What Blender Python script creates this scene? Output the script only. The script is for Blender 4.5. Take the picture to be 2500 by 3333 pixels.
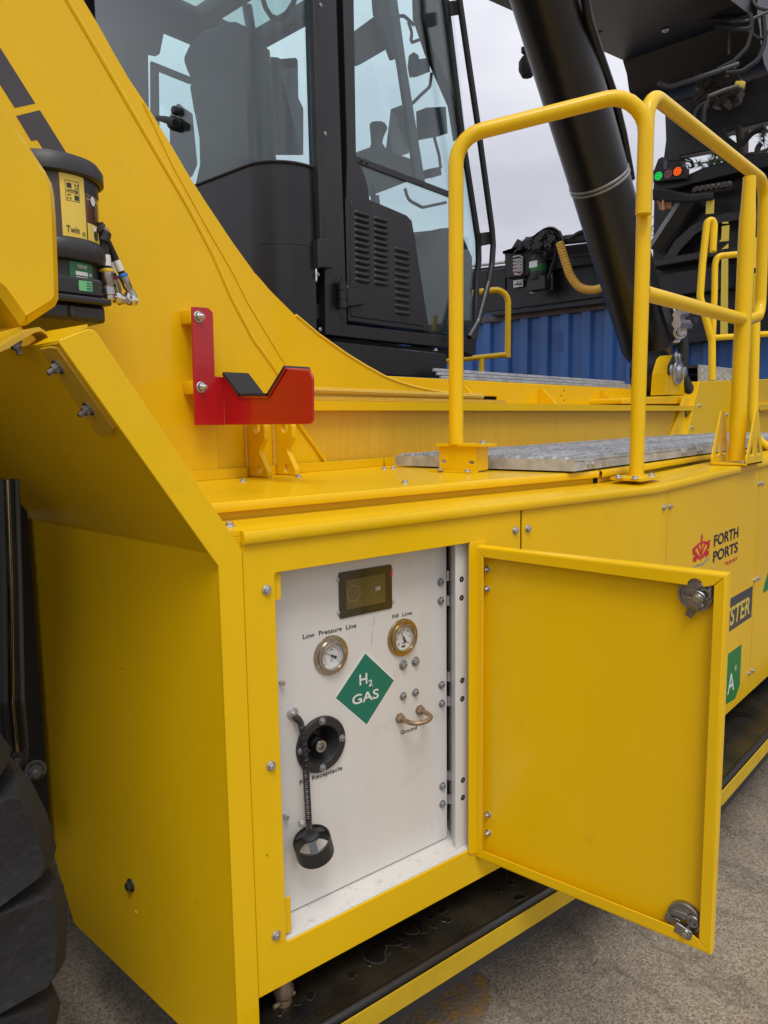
import bpy, bmesh, math, random
from mathutils import Vector, Matrix
from mathutils.geometry import tessellate_polygon
random.seed(7)
for o in list(bpy.data.objects): bpy.data.objects.remove(o)
SC = bpy.context.scene; COL = SC.collection
V = Vector
# ------------------------------------------------------------------ camera
FPX, CX, CY, CAMH = 2400.0, 1250.0, 1666.5, 1.70
_dn = V((250, 19200, FPX)).normalized()
_X = V((2190, -(_dn.x*2190+_dn.z*FPX)/_dn.y, FPX)).normalized()
_Z = -_dn
_Y = _Z.cross(_X)
CM = Matrix((_X, _Y, _Z))                      # camera (right,down,fwd) -> world
CAM = V((0, 0, CAMH))
_r, _d, _f = CM.col[0].copy(), CM.col[1].copy(), CM.col[2].copy()
cd = bpy.data.cameras.new('camera'); co = bpy.data.objects.new('camera', cd); COL.objects.link(co)
mw = Matrix.Identity(4)
for i in range(3):
    mw[i][0] = _r[i]; mw[i][1] = -_d[i]; mw[i][2] = -_f[i]; mw[i][3] = CAM[i]
co.matrix_world = mw
cd.sensor_fit = 'VERTICAL'; cd.sensor_height = 36; cd.sensor_width = 27
cd.lens = 36*FPX/3333.0; cd.clip_start = 0.05; cd.clip_end = 2000
SC.camera = co
# ------------------------------------------------------------------ sky, sun, exposure
SUN_EL, SUN_AZ = 60.0, 232.0        # degrees; azimuth measured from +X towards +Y
W = bpy.data.worlds.new('World'); SC.world = W; W.use_nodes = True
nt = W.node_tree; nt.nodes.clear()
def wn(t, **k):
    n = nt.nodes.new(t)
    for a, b in k.items(): setattr(n, a, b)
    return n
sky = wn('ShaderNodeTexSky', sky_type='NISHITA', sun_disc=False)
sky.sun_elevation = math.radians(SUN_EL); sky.sun_rotation = math.radians(90-SUN_AZ)
sky.air_density = 1.2; sky.dust_density = 4.0
hs = wn('ShaderNodeHueSaturation'); hs.inputs['Saturation'].default_value = 0.25
nt.links.new(sky.outputs[0], hs.inputs['Color'])
sc1 = wn('ShaderNodeMix', data_type='RGBA', blend_type='MULTIPLY'); sc1.inputs[0].default_value = 1
nt.links.new(hs.outputs[0], sc1.inputs[6]); sc1.inputs[7].default_value = (0.09, 0.09, 0.09, 1)
tc = wn('ShaderNodeTexCoord'); sp = wn('ShaderNodeSeparateXYZ'); nt.links.new(tc.outputs['Generated'], sp.inputs[0])
ab = wn('ShaderNodeMath', operation='ABSOLUTE'); nt.links.new(sp.outputs[2], ab.inputs[0])
grad = wn('ShaderNodeMapRange'); nt.links.new(ab.outputs[0], grad.inputs[0])   # overcast sky: zenith brighter than horizon
grad.inputs[1].default_value = 0; grad.inputs[2].default_value = 1; grad.inputs[3].default_value = 0.66; grad.inputs[4].default_value = 1.55
mp = wn('ShaderNodeMapping'); mp.inputs['Scale'].default_value = (1.0, 1.0, 2.4); nt.links.new(tc.outputs['Generated'], mp.inputs[0])
cl = wn('ShaderNodeTexNoise'); cl.inputs['Scale'].default_value = 2.6; cl.inputs['Detail'].default_value = 5; cl.inputs['Roughness'].default_value = 0.5
nt.links.new(mp.outputs[0], cl.inputs['Vector'])
cr = wn('ShaderNodeValToRGB'); cr.color_ramp.elements[0].position = 0.32; cr.color_ramp.elements[0].color = (0.63, 0.64, 0.74, 1)
cr.color_ramp.elements[1].position = 0.68; cr.color_ramp.elements[1].color = (0.93, 0.935, 1.0, 1)
nt.links.new(cl.outputs[0], cr.inputs[0])
gm = wn('ShaderNodeVectorMath', operation='SCALE'); nt.links.new(cr.outputs[0], gm.inputs[0]); nt.links.new(grad.outputs[0], gm.inputs['Scale'])
mx = wn('ShaderNodeMix', data_type='RGBA'); mx.inputs[0].default_value = 0.85
nt.links.new(sc1.outputs[2], mx.inputs[6]); nt.links.new(gm.outputs[0], mx.inputs[7])
bg = wn('ShaderNodeBackground'); bg.inputs[1].default_value = 1.0; nt.links.new(mx.outputs[2], bg.inputs[0])
wo = wn('ShaderNodeOutputWorld'); nt.links.new(bg.outputs[0], wo.inputs[0])
sl = bpy.data.lights.new('sun', 'SUN'); sl.energy = 1.45; sl.angle = math.radians(22); sl.color = (1.0, 0.96, 0.9)
so = bpy.data.objects.new('sun', sl); COL.objects.link(so); so.location = (0, 0, 30)
_e, _a = math.radians(SUN_EL), math.radians(SUN_AZ)
so.rotation_euler = (-V((math.cos(_e)*math.cos(_a), math.cos(_e)*math.sin(_a), math.sin(_e)))).to_track_quat('-Z', 'Y').to_euler()
vs = SC.view_settings; vs.view_transform = 'Standard'; vs.look = 'None'; vs.gamma = 1; vs.exposure = 0.12; vs.use_curve_mapping = False
SC.render.engine = 'CYCLES'
SC.cycles.max_bounces = 10; SC.cycles.transparent_max_bounces = 16
# ------------------------------------------------------------------ pixel -> world
def ray(p): return CM @ V((p[0]-CX, p[1]-CY, FPX))
def onpl(p, n, d):
    r = ray(p); return CAM + r*((d-n.dot(CAM))/n.dot(r))
def ony(p, y): return onpl(p, V((0, 1, 0)), y)
def onx(p, x): return onpl(p, V((1, 0, 0)), x)
def onz(p, z): return onpl(p, V((0, 0, 1)), z)
def ondep(p, d): return CAM + ray(p)*(d/FPX)
def crop(ox, oy, s): return lambda x, y: (ox+x*s, oy+y*s)
_s = 900/1659.
c1, c2, c3 = crop(0, 0, _s), crop(800, 0, _s), crop(1600, 0, _s)
c4, c5, c6 = crop(0, 800, _s), crop(800, 800, _s), crop(1600, 800, _s)
c7, c8, c9 = crop(0, 1600, _s), crop(800, 1600, _s), crop(1600, 1600, _s)
c10, c11, c12 = crop(0, 2433, _s), crop(800, 2433, _s), crop(1600, 2433, _s)
d1 = crop(580, 960, .3014); d2 = crop(0, 480, .28933); d3 = crop(0, 1000, .28933); d4 = crop(2000, 260, .3014)
d5 = crop(2000, 860, .31646); d6 = crop(1600, 700, .3014); d7 = crop(1900, 0, .36166)
e1 = crop(880, 1760, .26522); e2 = crop(880, 2260, .26522); e3 = crop(1260, 1760, .32562)
e4 = crop(2140, 1840, .16878); e5 = crop(2120, 2900, .16878); e6 = crop(300, 0, .45208); e7 = crop(960, 600, .39783); e8 = crop(1250, 1150, .45208)
class Fr:
    """a flat working frame: o origin, u right, v up, n towards the viewer"""
    def __init__(s, o, u, v):
        s.o, s.u, s.v = V(o), V(u).normalized(), V(v).normalized(); s.n = s.u.cross(s.v)
    def P(s, a, b, d=0): return s.o+s.u*a+s.v*b+s.n*d
    def px(s, p, d=0):
        q = onpl(p, s.n, s.n.dot(s.o)+d)-s.o; return (q.dot(s.u), q.dot(s.v))
    def pxs(s, ps, d=0): return [s.px(p, d) for p in ps]
    def X(s, p, d=0): a = s.px(p, d); return s.P(a[0], a[1], d)
    def off(s, d): return Fr(s.o+s.n*d, s.u, s.v)
# ------------------------------------------------------------------ materials
def S(r, g, b):
    f = lambda c: ((c/255.+.055)/1.055)**2.4 if c > 10 else c/255./12.92
    return (f(r), f(g), f(b))
MATS = {}
def mat(name, col, rough=.5, metal=0, coat=0, coat_r=.05, vary=0., vscale=3., bump=0., bscale=200., rvar=0., dirt=None, spec=.5, trans=0, emis=None, estr=0, sheen=0, stretch=None, streak=0., chips=None):
    m = bpy.data.materials.new(name); m.use_nodes = True; n = m.node_tree; b = n.nodes['Principled BSDF']
    b.inputs['Base Color'].default_value = (*col, 1); b.inputs['Roughness'].default_value = rough; b.inputs['Metallic'].default_value = metal
    b.inputs['Coat Weight'].default_value = coat; b.inputs['Coat Roughness'].default_value = coat_r
    b.inputs['Specular IOR Level'].default_value = spec
    if emis: b.inputs['Emission Color'].default_value = (*emis, 1); b.inputs['Emission Strength'].default_value = estr
    tcn = n.nodes.new('ShaderNodeTexCoord'); src = tcn.outputs['Object']
    if stretch:
        mpn = n.nodes.new('ShaderNodeMapping'); mpn.inputs['Scale'].default_value = stretch; n.links.new(src, mpn.inputs[0]); src = mpn.outputs[0]
    last = None
    def noise(sc, det=4, ro=.55):
        t = n.nodes.new('ShaderNodeTexNoise'); t.inputs['Scale'].default_value = sc; t.inputs['Detail'].default_value = det; t.inputs['Roughness'].default_value = ro
        n.links.new(src, t.inputs['Vector']); return t.outputs[0]
    def rng(s, a, c, lo=.3, hi=.7):
        r = n.nodes.new('ShaderNodeMapRange'); n.links.new(s, r.inputs[0]); r.inputs[1].default_value = lo; r.inputs[2].default_value = hi
        r.inputs[3].default_value = a; r.inputs[4].default_value = c; return r.outputs[0]
    if vary:
        h = n.nodes.new('ShaderNodeHueSaturation'); h.inputs['Color'].default_value = (*col, 1)
        n.links.new(rng(noise(vscale), 1-vary, 1+vary), h.inputs['Value']); last = h.outputs[0]
        n.links.new(last, b.inputs['Base Color'])
    if dirt:   # (colour, scale, low, high, amount)
        mxn = n.nodes.new('ShaderNodeMix'); mxn.data_type = 'RGBA'
        n.links.new(rng(noise(dirt[1], 6, .65), 0, dirt[4], dirt[2], dirt[3]), mxn.inputs[0])
        if last: n.links.new(last, mxn.inputs[6])
        else: mxn.inputs[6].default_value = (*col, 1)
        mxn.inputs[7].default_value = (*dirt[0], 1); n.links.new(mxn.outputs[2], b.inputs['Base Color'])
    if streak:   # faint vertical run-off marks
        m2 = n.nodes.new('ShaderNodeMapping'); m2.inputs['Scale'].default_value = (26, 26, 1.1); n.links.new(tcn.outputs['Object'], m2.inputs[0])
        t = n.nodes.new('ShaderNodeTexNoise'); t.inputs['Scale'].default_value = 1; t.inputs['Detail'].default_value = 5; n.links.new(m2.outputs[0], t.inputs['Vector'])
        h2 = n.nodes.new('ShaderNodeHueSaturation'); l0 = b.inputs['Base Color'].links; n.links.new(l0[0].from_socket, h2.inputs['Color'])
        n.links.new(rng(t.outputs[0], 1-streak, 1+streak*.6), h2.inputs['Value']); n.links.new(h2.outputs[0], b.inputs['Base Color'])
    if chips:    # (colour, scale, threshold): small nicks and specks
        mc = n.nodes.new('ShaderNodeMix'); mc.data_type = 'RGBA'; l0 = b.inputs['Base Color'].links; n.links.new(l0[0].from_socket, mc.inputs[6]); mc.inputs[7].default_value = (*chips[0], 1)
        n.links.new(rng(noise(chips[1], 3, .6), 0, .75, chips[2], chips[2]+.02), mc.inputs[0]); n.links.new(mc.outputs[2], b.inputs['Base Color'])
    if rvar: n.links.new(rng(noise(vscale*2.3+1), rough-rvar, rough+rvar), b.inputs['Roughness'])
    if bump:
        bn = n.nodes.new('ShaderNodeBump'); bn.inputs['Strength'].default_value = 1; bn.inputs['Distance'].default_value = bump
        n.links.new(noise(bscale, 3), bn.inputs['Height']); n.links.new(bn.outputs[0], b.inputs['Normal'])
        if coat: n.links.new(bn.outputs[0], b.inputs['Coat Normal'])
    MATS[name] = m; return m
YC = (0.78, 0.480, 0.003)
mat('yellow', YC, .34, coat=.22, coat_r=.04, spec=.2, vary=.035, vscale=2.2, bump=.00025, bscale=38, rvar=.06, dirt=((.30, .19, .03), 9, .64, .82, .16), streak=.014, chips=((.10, .065, .02), 34, .765))
mat('yellow_old', (.58, .355, .02), .55, coat=.15, coat_r=.2, vary=.08, vscale=3, bump=.0008, bscale=60, dirt=((.28, .17, .04), 7, .55, .8, .45))
mat('yellow_weld', (.66, .40, .03), .45, coat=.3, bump=.004, bscale=130, vary=.06)
mat('yellow_streak', (.68, .40, .015), .45, coat=.2, coat_r=.15, vary=.055, vscale=8, stretch=(9, 9, .5), bump=.0006, bscale=30)
mat('yellow_tube', (.79, .500, .003), .36, coat=.2, coat_r=.07, spec=.22, vary=.04, vscale=5, bump=.0004, bscale=45)
mat('white_paint', (.66, .645, .61), .42, coat=.15, coat_r=.2, vary=.03, vscale=3, dirt=((.40, .37, .32), 11, .60, .85, .45), bump=.0002, bscale=80, streak=.03, chips=((.2, .17, .14), 60, .77))
mat('white_dirty', (.66, .65, .62), .5, vary=.06, vscale=6, dirt=((.30, .27, .23), 48, .56, .74, .55), bump=.0006, bscale=90)
mat('black_paint', (.010, .010, .012), .36, spec=.4, coat=.12, coat_r=.25, vary=.15, vscale=4, bump=.0004, bscale=50, rvar=.08)
mat('black_matt', (.016, .016, .018), .6, vary=.2, vscale=8, bump=.0006, bscale=120)
mat('black_gloss', (.009, .009, .010), .36, coat=.12, coat_r=.2, bump=.0006, bscale=9, vary=.2, vscale=2)
mat('black_boom', (.014, .0135, .014), .42, vary=.3, vscale=1.5, bump=.001, bscale=12, dirt=((.035, .03, .026), 5, .5, .75, .6))
mat('void_dark', (.010, .010, .010), .8)
mat('rubber', (.011, .011, .0115), .74, vary=.2, vscale=14, bump=.003, bscale=60, dirt=((.040, .038, .034), 55, .55, .72, .5))
mat('plastic_black', (.020, .020, .021), .45, bump=.0004, bscale=300)
mat('galvanised', (.43, .45, .475), .5, metal=.22, vary=.22, vscale=26, rvar=.12, bump=.0004, bscale=70, dirt=((.20, .20, .19), 12, .5, .75, .6))
mat('zinc', (.52, .52, .53), .36, metal=.85, vary=.15, vscale=60, bump=.0004, bscale=300)
mat('zinc_dull', (.33, .33, .34), .5, metal=.7, vary=.2, vscale=60)
mat('stainless', (.50, .49, .47), .24, metal=1, vary=.1, vscale=40)
mat('brass_steel', (.46, .36, .20), .25, metal=1, vary=.1, vscale=30)
mat('warm_steel', (.50, .455, .37), .22, metal=1, vary=.12, vscale=40)
mat('cast_metal', (.30, .29, .285), .34, metal=.9, vary=.2, vscale=50, bump=.0006, bscale=160)
mat('rusty', (.40, .30, .20), .45, metal=.7, vary=.3, vscale=60, dirt=((.22, .10, .04), 60, .45, .65, .8))
mat('dark_steel', (.075, .068, .062), .45, metal=.7, vary=.2, vscale=40)
mat('red_paint', (.43, .006, .010), .32, coat=.5, coat_r=.06, vary=.08, vscale=5, bump=.0003, bscale=40)
mat('foam_black', (.022, .022, .025), .9, bump=.0005, bscale=500)
mat('blue_paint', (.030, .115, .36), .42, coat=.15, coat_r=.3, vary=.18, vscale=2.5, dirt=((.05, .055, .075), 5, .55, .8, .6))
mat('blue_patch', (.024, .070, .25), .42, vary=.1, vscale=4)
mat('sign_green', S(10, 112, 92), .35, coat=.2)
mat('sign_white', (.72, .70, .66), .45)
mat('print_black', (.03, .03, .03), .5)
mat('print_navy', S(28, 28, 52), .4)
mat('print_red', S(192, 28, 44), .4)
mat('print_grey', S(120, 140, 155), .4)
mat('print_charcoal', S(66, 62, 66), .4)
mat('print_yellow', S(214, 190, 74), .4)
mat('print_green', S(16, 118, 54), .4)
mat('print_white', (.75, .75, .74), .4)
mat('dial_white', (.70, .70, .71), .4)
mat('screen_dark', (.035, .028, .010), .25, coat=.6)
mat('screen_face', (.115, .088, .022), .3, coat=.6, coat_r=.03)
mat('screen_mark', (.22, .19, .075), .4)
mat('plate_green', S(38, 110, 70), .4)
mat('plate_green_light', S(110, 190, 135), .4)
mat('grease_brown', S(82, 42, 14), .2, coat=.8)
mat('label_yellow', S(226, 200, 82), .4)
mat('orange_cloth', S(150, 70, 30), .7)
mat('tan_sleeve', S(220, 172, 70), .5)
mat('seat_cloth', (.028, .028, .032), .8)
mat('led_green', (.0, .3, .05), .4, emis=(.0, .75, .10), estr=1.1)
mat('led_orange', (.4, .06, .0), .4, emis=(1, .10, .0), estr=1.5)
mat('led_red', (.16, .004, .012), .3, coat=.6)
mat('shed_wall', (.06, .065, .07), .8, vary=.2, vscale=.4)
mat('shed_roof', (.12, .12, .125), .7, vary=.15, vscale=.5)
mat('rail_rust', (.085, .07, .065), .7, vary=.3, vscale=6, dirt=((.16, .08, .05), 9, .5, .7, .7))
mat('tree_bark', (.06, .04, .03), .9, bump=.01, bscale=20)
mat('needles', (.030, .060, .022), .6, vary=.35, vscale=3)
mat('cable_grey', (.055, .055, .056), .55)
mat('blue_tag', S(30, 110, 190), .4)
mat('yellow_tag', S(220, 190, 40), .4)
mat('red_tag', S(170, 30, 40), .4)
mat('copper_clip', S(190, 140, 110), .4, metal=.5)
def glass_mat(name, tint, gl=.06, extra=0.0):
    m = bpy.data.materials.new(name); m.use_nodes = True; n = m.node_tree; n.nodes.clear()
    o = n.nodes.new('ShaderNodeOutputMaterial'); t = n.nodes.new('ShaderNodeBsdfTransparent'); t.inputs[0].default_value = (*tint, 1)
    g = n.nodes.new('ShaderNodeBsdfGlossy'); g.inputs['Roughness'].default_value = gl; g.inputs['Color'].default_value = (1, 1, 1, 1)
    f = n.nodes.new('ShaderNodeLayerWeight'); f.inputs[0].default_value = .5
    pw = n.nodes.new('ShaderNodeMath'); pw.operation = 'POWER'; pw.inputs[1].default_value = 5; n.links.new(f.outputs['Facing'], pw.inputs[0])
    ad = n.nodes.new('ShaderNodeMath'); ad.operation = 'MULTIPLY_ADD'; ad.inputs[1].default_value = .93-extra; ad.inputs[2].default_value = .045+extra; ad.use_clamp = True; n.links.new(pw.outputs[0], ad.inputs[0])
    x = n.nodes.new('ShaderNodeMixShader'); n.links.new(ad.outputs[0], x.inputs[0]); n.links.new(t.outputs[0], x.inputs[1]); n.links.new(g.outputs[0], x.inputs[2])
    n.links.new(x.outputs[0], o.inputs[0]); MATS[name] = m; return m
glass_mat('cab_glass', (.88, .965, .965), .010, .012)
glass_mat('clear_glass', (.97, .98, .97), .02)
glass_mat('roof_glass', (.72, .82, .80), .1)
# ground and wet step surfaces
def ground_mat():
    m = bpy.data.materials.new('concrete'); m.use_nodes = True; n = m.node_tree; b = n.nodes['Principled BSDF']; MATS['concrete'] = m
    t = n.nodes.new('ShaderNodeTexCoord')
    def nz(s, d=5, r=.6):
        q = n.nodes.new('ShaderNodeTexNoise'); q.inputs['Scale'].default_value = s; q.inputs['Detail'].default_value = d; q.inputs['Roughness'].default_value = r
        n.links.new(t.outputs['Object'], q.inputs['Vector']); return q
    def ramp(s, *e):
        q = n.nodes.new('ShaderNodeValToRGB'); n.links.new(s, q.inputs[0]); cr_ = q.color_ramp
        while len(cr_.elements) < len(e): cr_.elements.new(.5)
        for el, (p, c) in zip(cr_.elements, e): el.position = p; el.color = (*c, 1)
        return q.outputs[0]
    vo = n.nodes.new('ShaderNodeTexVoronoi'); vo.inputs['Scale'].default_value = 130; n.links.new(t.outputs['Object'], vo.inputs['Vector'])
    stone = ramp(vo.outputs['Color'], (.15, (.222, .180, .130)), (.5, (.31, .255, .186)), (.8, (.39, .328, .246)))
    fine = ramp(nz(150, 4).outputs[0], (.34, (.5, .47, .44)), (.5, (1, 1, 1)), (.7, (1.08, 1.06, 1.04)))
    big = ramp(nz(1.3, 6).outputs[0], (.3, (.66, .65, .66)), (.55, (1, 1, 1)), (.75, (1.1, 1.08, 1.04)))
    wv = n.nodes.new('ShaderNodeTexWave'); wv.inputs['Scale'].default_value = 1.2; wv.inputs['Distortion'].default_value = 9; wv.inputs['Detail'].default_value = 4; wv.inputs['Detail Scale'].default_value = 2.2
    mpp = n.nodes.new('ShaderNodeMapping'); mpp.inputs['Rotation'].default_value = (0, 0, .35); n.links.new(t.outputs['Object'], mpp.inputs[0]); n.links.new(mpp.outputs[0], wv.inputs['Vector'])
    wr = ramp(wv.outputs[0], (0, (.78, .78, .78)), (.14, (1, 1, 1)), (1, (1, 1, 1)))
    def mul(a, c):
        q = n.nodes.new('ShaderNodeMix'); q.data_type = 'RGBA'; q.blend_type = 'MULTIPLY'; q.inputs[0].default_value = 1; n.links.new(a, q.inputs[6]); n.links.new(c, q.inputs[7]); return q.outputs[2]
    n.links.new(mul(mul(mul(stone, fine), big), wr), b.inputs['Base Color']); b.inputs['Roughness'].default_value = .85
    bp = n.nodes.new('ShaderNodeBump'); bp.inputs['Distance'].default_value = .006; n.links.new(nz(110, 4).outputs[0], bp.inputs['Height']); n.links.new(bp.outputs[0], b.inputs['Normal'])
ground_mat()
def step_mat():
    m = bpy.data.materials.new('wet_step'); m.use_nodes = True; n = m.node_tree; b = n.nodes['Principled BSDF']; MATS['wet_step'] = m
    t = n.nodes.new('ShaderNodeTexCoord')
    q = n.nodes.new('ShaderNodeTexNoise'); q.inputs['Scale'].default_value = 6; q.inputs['Detail'].default_value = 5; n.links.new(t.outputs['Object'], q.inputs['Vector'])
    r = n.nodes.new('ShaderNodeValToRGB'); n.links.new(q.outputs[0], r.inputs[0]); r.color_ramp.elements[0].position = .35; r.color_ramp.elements[0].color = (.006, .006, .006, 1)
    r.color_ramp.elements[1].position = .75; r.color_ramp.elements[1].color = (.035, .026, .012, 1); n.links.new(r.outputs[0], b.inputs['Base Color'])
    q2 = n.nodes.new('ShaderNodeTexNoise'); q2.inputs['Scale'].default_value = 11; q2.inputs['Detail'].default_value = 2; n.links.new(t.outputs['Object'], q2.inputs['Vector'])
    r2 = n.nodes.new('ShaderNodeMapRange'); n.links.new(q2.outputs[0], r2.inputs[0]); r2.inputs[1].default_value = .45; r2.inputs[2].default_value = .6; r2.inputs[3].default_value = .42; r2.inputs[4].default_value = .12
    n.links.new(r2.outputs[0], b.inputs['Roughness'])
    bp = n.nodes.new('ShaderNodeBump'); bp.inputs['Distance'].default_value = .0015; q3 = n.nodes.new('ShaderNodeTexNoise'); q3.inputs['Scale'].default_value = 240; n.links.new(t.outputs['Object'], q3.inputs['Vector'])
    n.links.new(q3.outputs[0], bp.inputs['Height']); n.links.new(bp.outputs[0], b.inputs['Normal'])
step_mat()
mat('puddle', (.012, .010, .008), .06, coat=.5)
mat('puddle_rim', (.045, .042, .036), .3)
mat('wet_paint', S(150, 116, 62), .85, bump=.005, bscale=110, vary=.25, vscale=60, dirt=((.20, .165, .125), 22, .42, .56, .95))
mat('yellow_strip', (.55, .36, .006), .6, bump=.001, bscale=420, vary=.08, vscale=9)

# ------------------------------------------------------------------ mesh builders
def obj(name, me, parent=None, mx=None):
    o = bpy.data.objects.new(name, me); COL.objects.link(o)
    if mx is not None: o.matrix_basis = mx
    if parent is not None:
        o.parent = parent
        if parent.type == 'EMPTY': o.matrix_parent_inverse = Matrix.Translation(-parent.location)
        elif parent.matrix_basis != Matrix.Identity(4): o.matrix_parent_inverse = parent.matrix_basis.inverted()
    return o
def tag(o, label=None, cat=None, group=None, kind=None):
    if label: o['label'] = label
    if cat: o['category'] = cat
    if group: o['group'] = group
    if kind: o['kind'] = kind
    return o
def thing(name, loc, label, cat, group=None):
    o = bpy.data.objects.new(name, None); o.empty_display_size = .1; COL.objects.link(o); o.location = loc
    return tag(o, label, cat, group)
def perp(a):
    a = a.normalized(); t = V((0, 0, 1)) if abs(a.z) < .9 else V((1, 0, 0)); u = a.cross(t).normalized(); return u, a.cross(u).normalized()
def fillet(pts, r, n=7):
    if r <= 0 or len(pts) < 3: return list(pts)
    out = [pts[0]]
    for i in range(1, len(pts)-1):
        p, a, b = pts[i], pts[i-1]-pts[i], pts[i+1]-pts[i]; la, lb = a.length, b.length; a = a/la; b = b/lb
        th = a.angle(b)
        if th > 3.1: out.append(p); continue
        d = min(r/math.tan(th/2), la*.49, lb*.49); rr = d*math.tan(th/2)
        c = p+(a+b).normalized()*(rr/math.sin(th/2)); s, e = p+a*d-c, p+b*d-c
        ax = s.cross(e).normalized(); ang = s.angle(e)
        for k in range(n+1): out.append(c+Matrix.Rotation(ang*k/n, 3, ax) @ s)
    out.append(pts[-1]); return out
class MB:
    def __init__(s): s.v, s.f, s.m = [], [], []; s.mi = 0
    def add(s, vs, fs):
        o = len(s.v); s.v += [tuple(p) for p in vs]; s.f += [tuple(i+o for i in f) for f in fs]; s.m += [s.mi]*len(fs); return s
    def mat(s, i): s.mi = i; return s
    def prism(s, poly, vec, bev=0):
        """closed 3d polygon (any plane) extruded along vec"""
        n = len(poly); vec = V(vec); tri = tessellate_polygon([poly])
        N = sum(((poly[i]-poly[0]).cross(poly[(i+1) % n]-poly[0]) for i in range(n)), V((0, 0, 0)))
        flip = N.dot(vec) > 0
        vs = list(poly)+[p+vec for p in poly]
        fs = []
        for t in tri:
            a, b, c = t
            tn = (poly[b]-poly[a]).cross(poly[c]-poly[a])
            if tn.dot(vec) > 0: a, c = c, a
            fs += [(a, b, c), (c+n, b+n, a+n)]
        for i in range(n):
            j = (i+1) % n; fs.append((i, j, j+n, i+n) if flip else (i, i+n, j+n, j))
        return s.add(vs, fs)
    def plate(s, fr, outer, holes=(), d=0, t=.004, bev=.001, pieces=None):
        """plate in frame fr: loops of (u,v); front face at d, back at d-t, chamfered front edges"""
        def area(l): return sum(l[i][0]*l[(i+1) % len(l)][1]-l[(i+1) % len(l)][0]*l[i][1] for i in range(len(l)))/2
        loops = []
        for k, l in enumerate([outer]+list(holes)):
            l = [V((q[0], q[1])) for q in l]
            l = [q for i, q in enumerate(l) if (q-l[i-1]).length > 1e-6]
            if (area(l) > 0) != (k == 0): l.reverse()
            loops.append(l)
        def inset(l, b):
            r = []; n = len(l)
            for i in range(n):
                e0 = (l[i]-l[i-1]).normalized(); e1 = (l[(i+1) % n]-l[i]).normalized()
                n0, n1 = V((-e0.y, e0.x)), V((-e1.y, e1.x)); m = n0+n1
                if m.length < 1e-5: r.append(l[i]+n0*b); continue
                m.normalize(); r.append(l[i]+m*(b/max(.35, m.dot(n0))))
            return r
        bev = min(bev, t*.49)
        ins = [inset(l, bev) for l in loops] if bev > 0 else loops
        tri = tessellate_polygon([[V((q.x, q.y, 0)) for q in l] for l in ins])
        flat = [q for l in ins for q in l]; base = [q for l in loops for q in l]; n = len(flat)
        vs = [fr.P(q.x, q.y, d) for q in flat]+[fr.P(q.x, q.y, d-bev) for q in base]+[fr.P(q.x, q.y, d-t) for q in base]
        fs = []
        for a, b, c in tri:
            if (flat[b]-flat[a]).cross(flat[c]-flat[a]) < 0: a, c = c, a
            fs += [(a, b, c), (c+2*n, b+2*n, a+2*n)]
        k = 0
        for l in loops:
            m = len(l)
            for i in range(m):
                a, b = k+i, k+(i+1) % m
                if bev > 0: fs.append((b, a, a+n, b+n))
                fs.append((b+n, a+n, a+2*n, b+2*n))
            k += m
        return s.add(vs, fs)
    def rect(s, fr, u0, u1, v0, v1, d=0, t=.004, bev=.001): return s.plate(fr, [(u0, v0), (u1, v0), (u1, v1), (u0, v1)], (), d, t, bev)
    def box(s, c, size, rot=None, bev=0):
        c = V(c); h = V(size)/2; R = rot or Matrix.Identity(3)
        if bev <= 0:
            vs = [c+R @ V((x*h.x, y*h.y, z*h.z)) for x in (-1, 1) for y in (-1, 1) for z in (-1, 1)]
            return s.add(vs, [(0, 1, 3, 2), (4, 6, 7, 5), (0, 4, 5, 1), (2, 3, 7, 6), (0, 2, 6, 4), (1, 5, 7, 3)])
        bm = bmesh.new(); bmesh.ops.create_cube(bm, size=1)
        for v in bm.verts: v.co = V((v.co.x*size[0], v.co.y*size[1], v.co.z*size[2]))
        bmesh.ops.bevel(bm, geom=list(bm.edges), offset=bev, segments=2, affect='EDGES', profile=.5)
        bm.verts.index_update(); vs = [c+R @ v.co for v in bm.verts]; fs = [[v.index for v in f.verts] for f in bm.faces]; bm.free()
        return s.add(vs, fs)
    def tube(s, pts, r, seg=14, bend=0, caps=True, closed=False, radii=None):
        pts = fillet([V(p) for p in pts], bend); n = len(pts); rings = []
        t0 = (pts[1]-pts[0]).normalized(); u, w = perp(t0); prev = t0
        vs = []
        for i, p in enumerate(pts):
            t = ((pts[min(i+1, n-1)]-pts[max(i-1, 0)])).normalized()
            ax = prev.cross(t)
            if ax.length > 1e-7:
                R = Matrix.Rotation(prev.angle(t), 3, ax.normalized()); u = R @ u; w = R @ w
            prev = t; rr = radii[i] if radii else r
            vs += [p+(u*math.cos(2*math.pi*k/seg)+w*math.sin(2*math.pi*k/seg))*rr for k in range(seg)]
        fs = [(i*seg+k, i*seg+(k+1) % seg, (i+1)*seg+(k+1) % seg, (i+1)*seg+k) for i in range(n-1) for k in range(seg)]
        if caps: fs += [tuple(range(seg-1, -1, -1)), tuple((n-1)*seg+k for k in range(seg))]
        return s.add(vs, fs)
    def cyl(s, a, b, r, r2=None, seg=20, caps=True):
        a, b = V(a), V(b); return s.tube([a, b], r, seg, caps=caps, radii=[r, r if r2 is None else r2])
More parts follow.
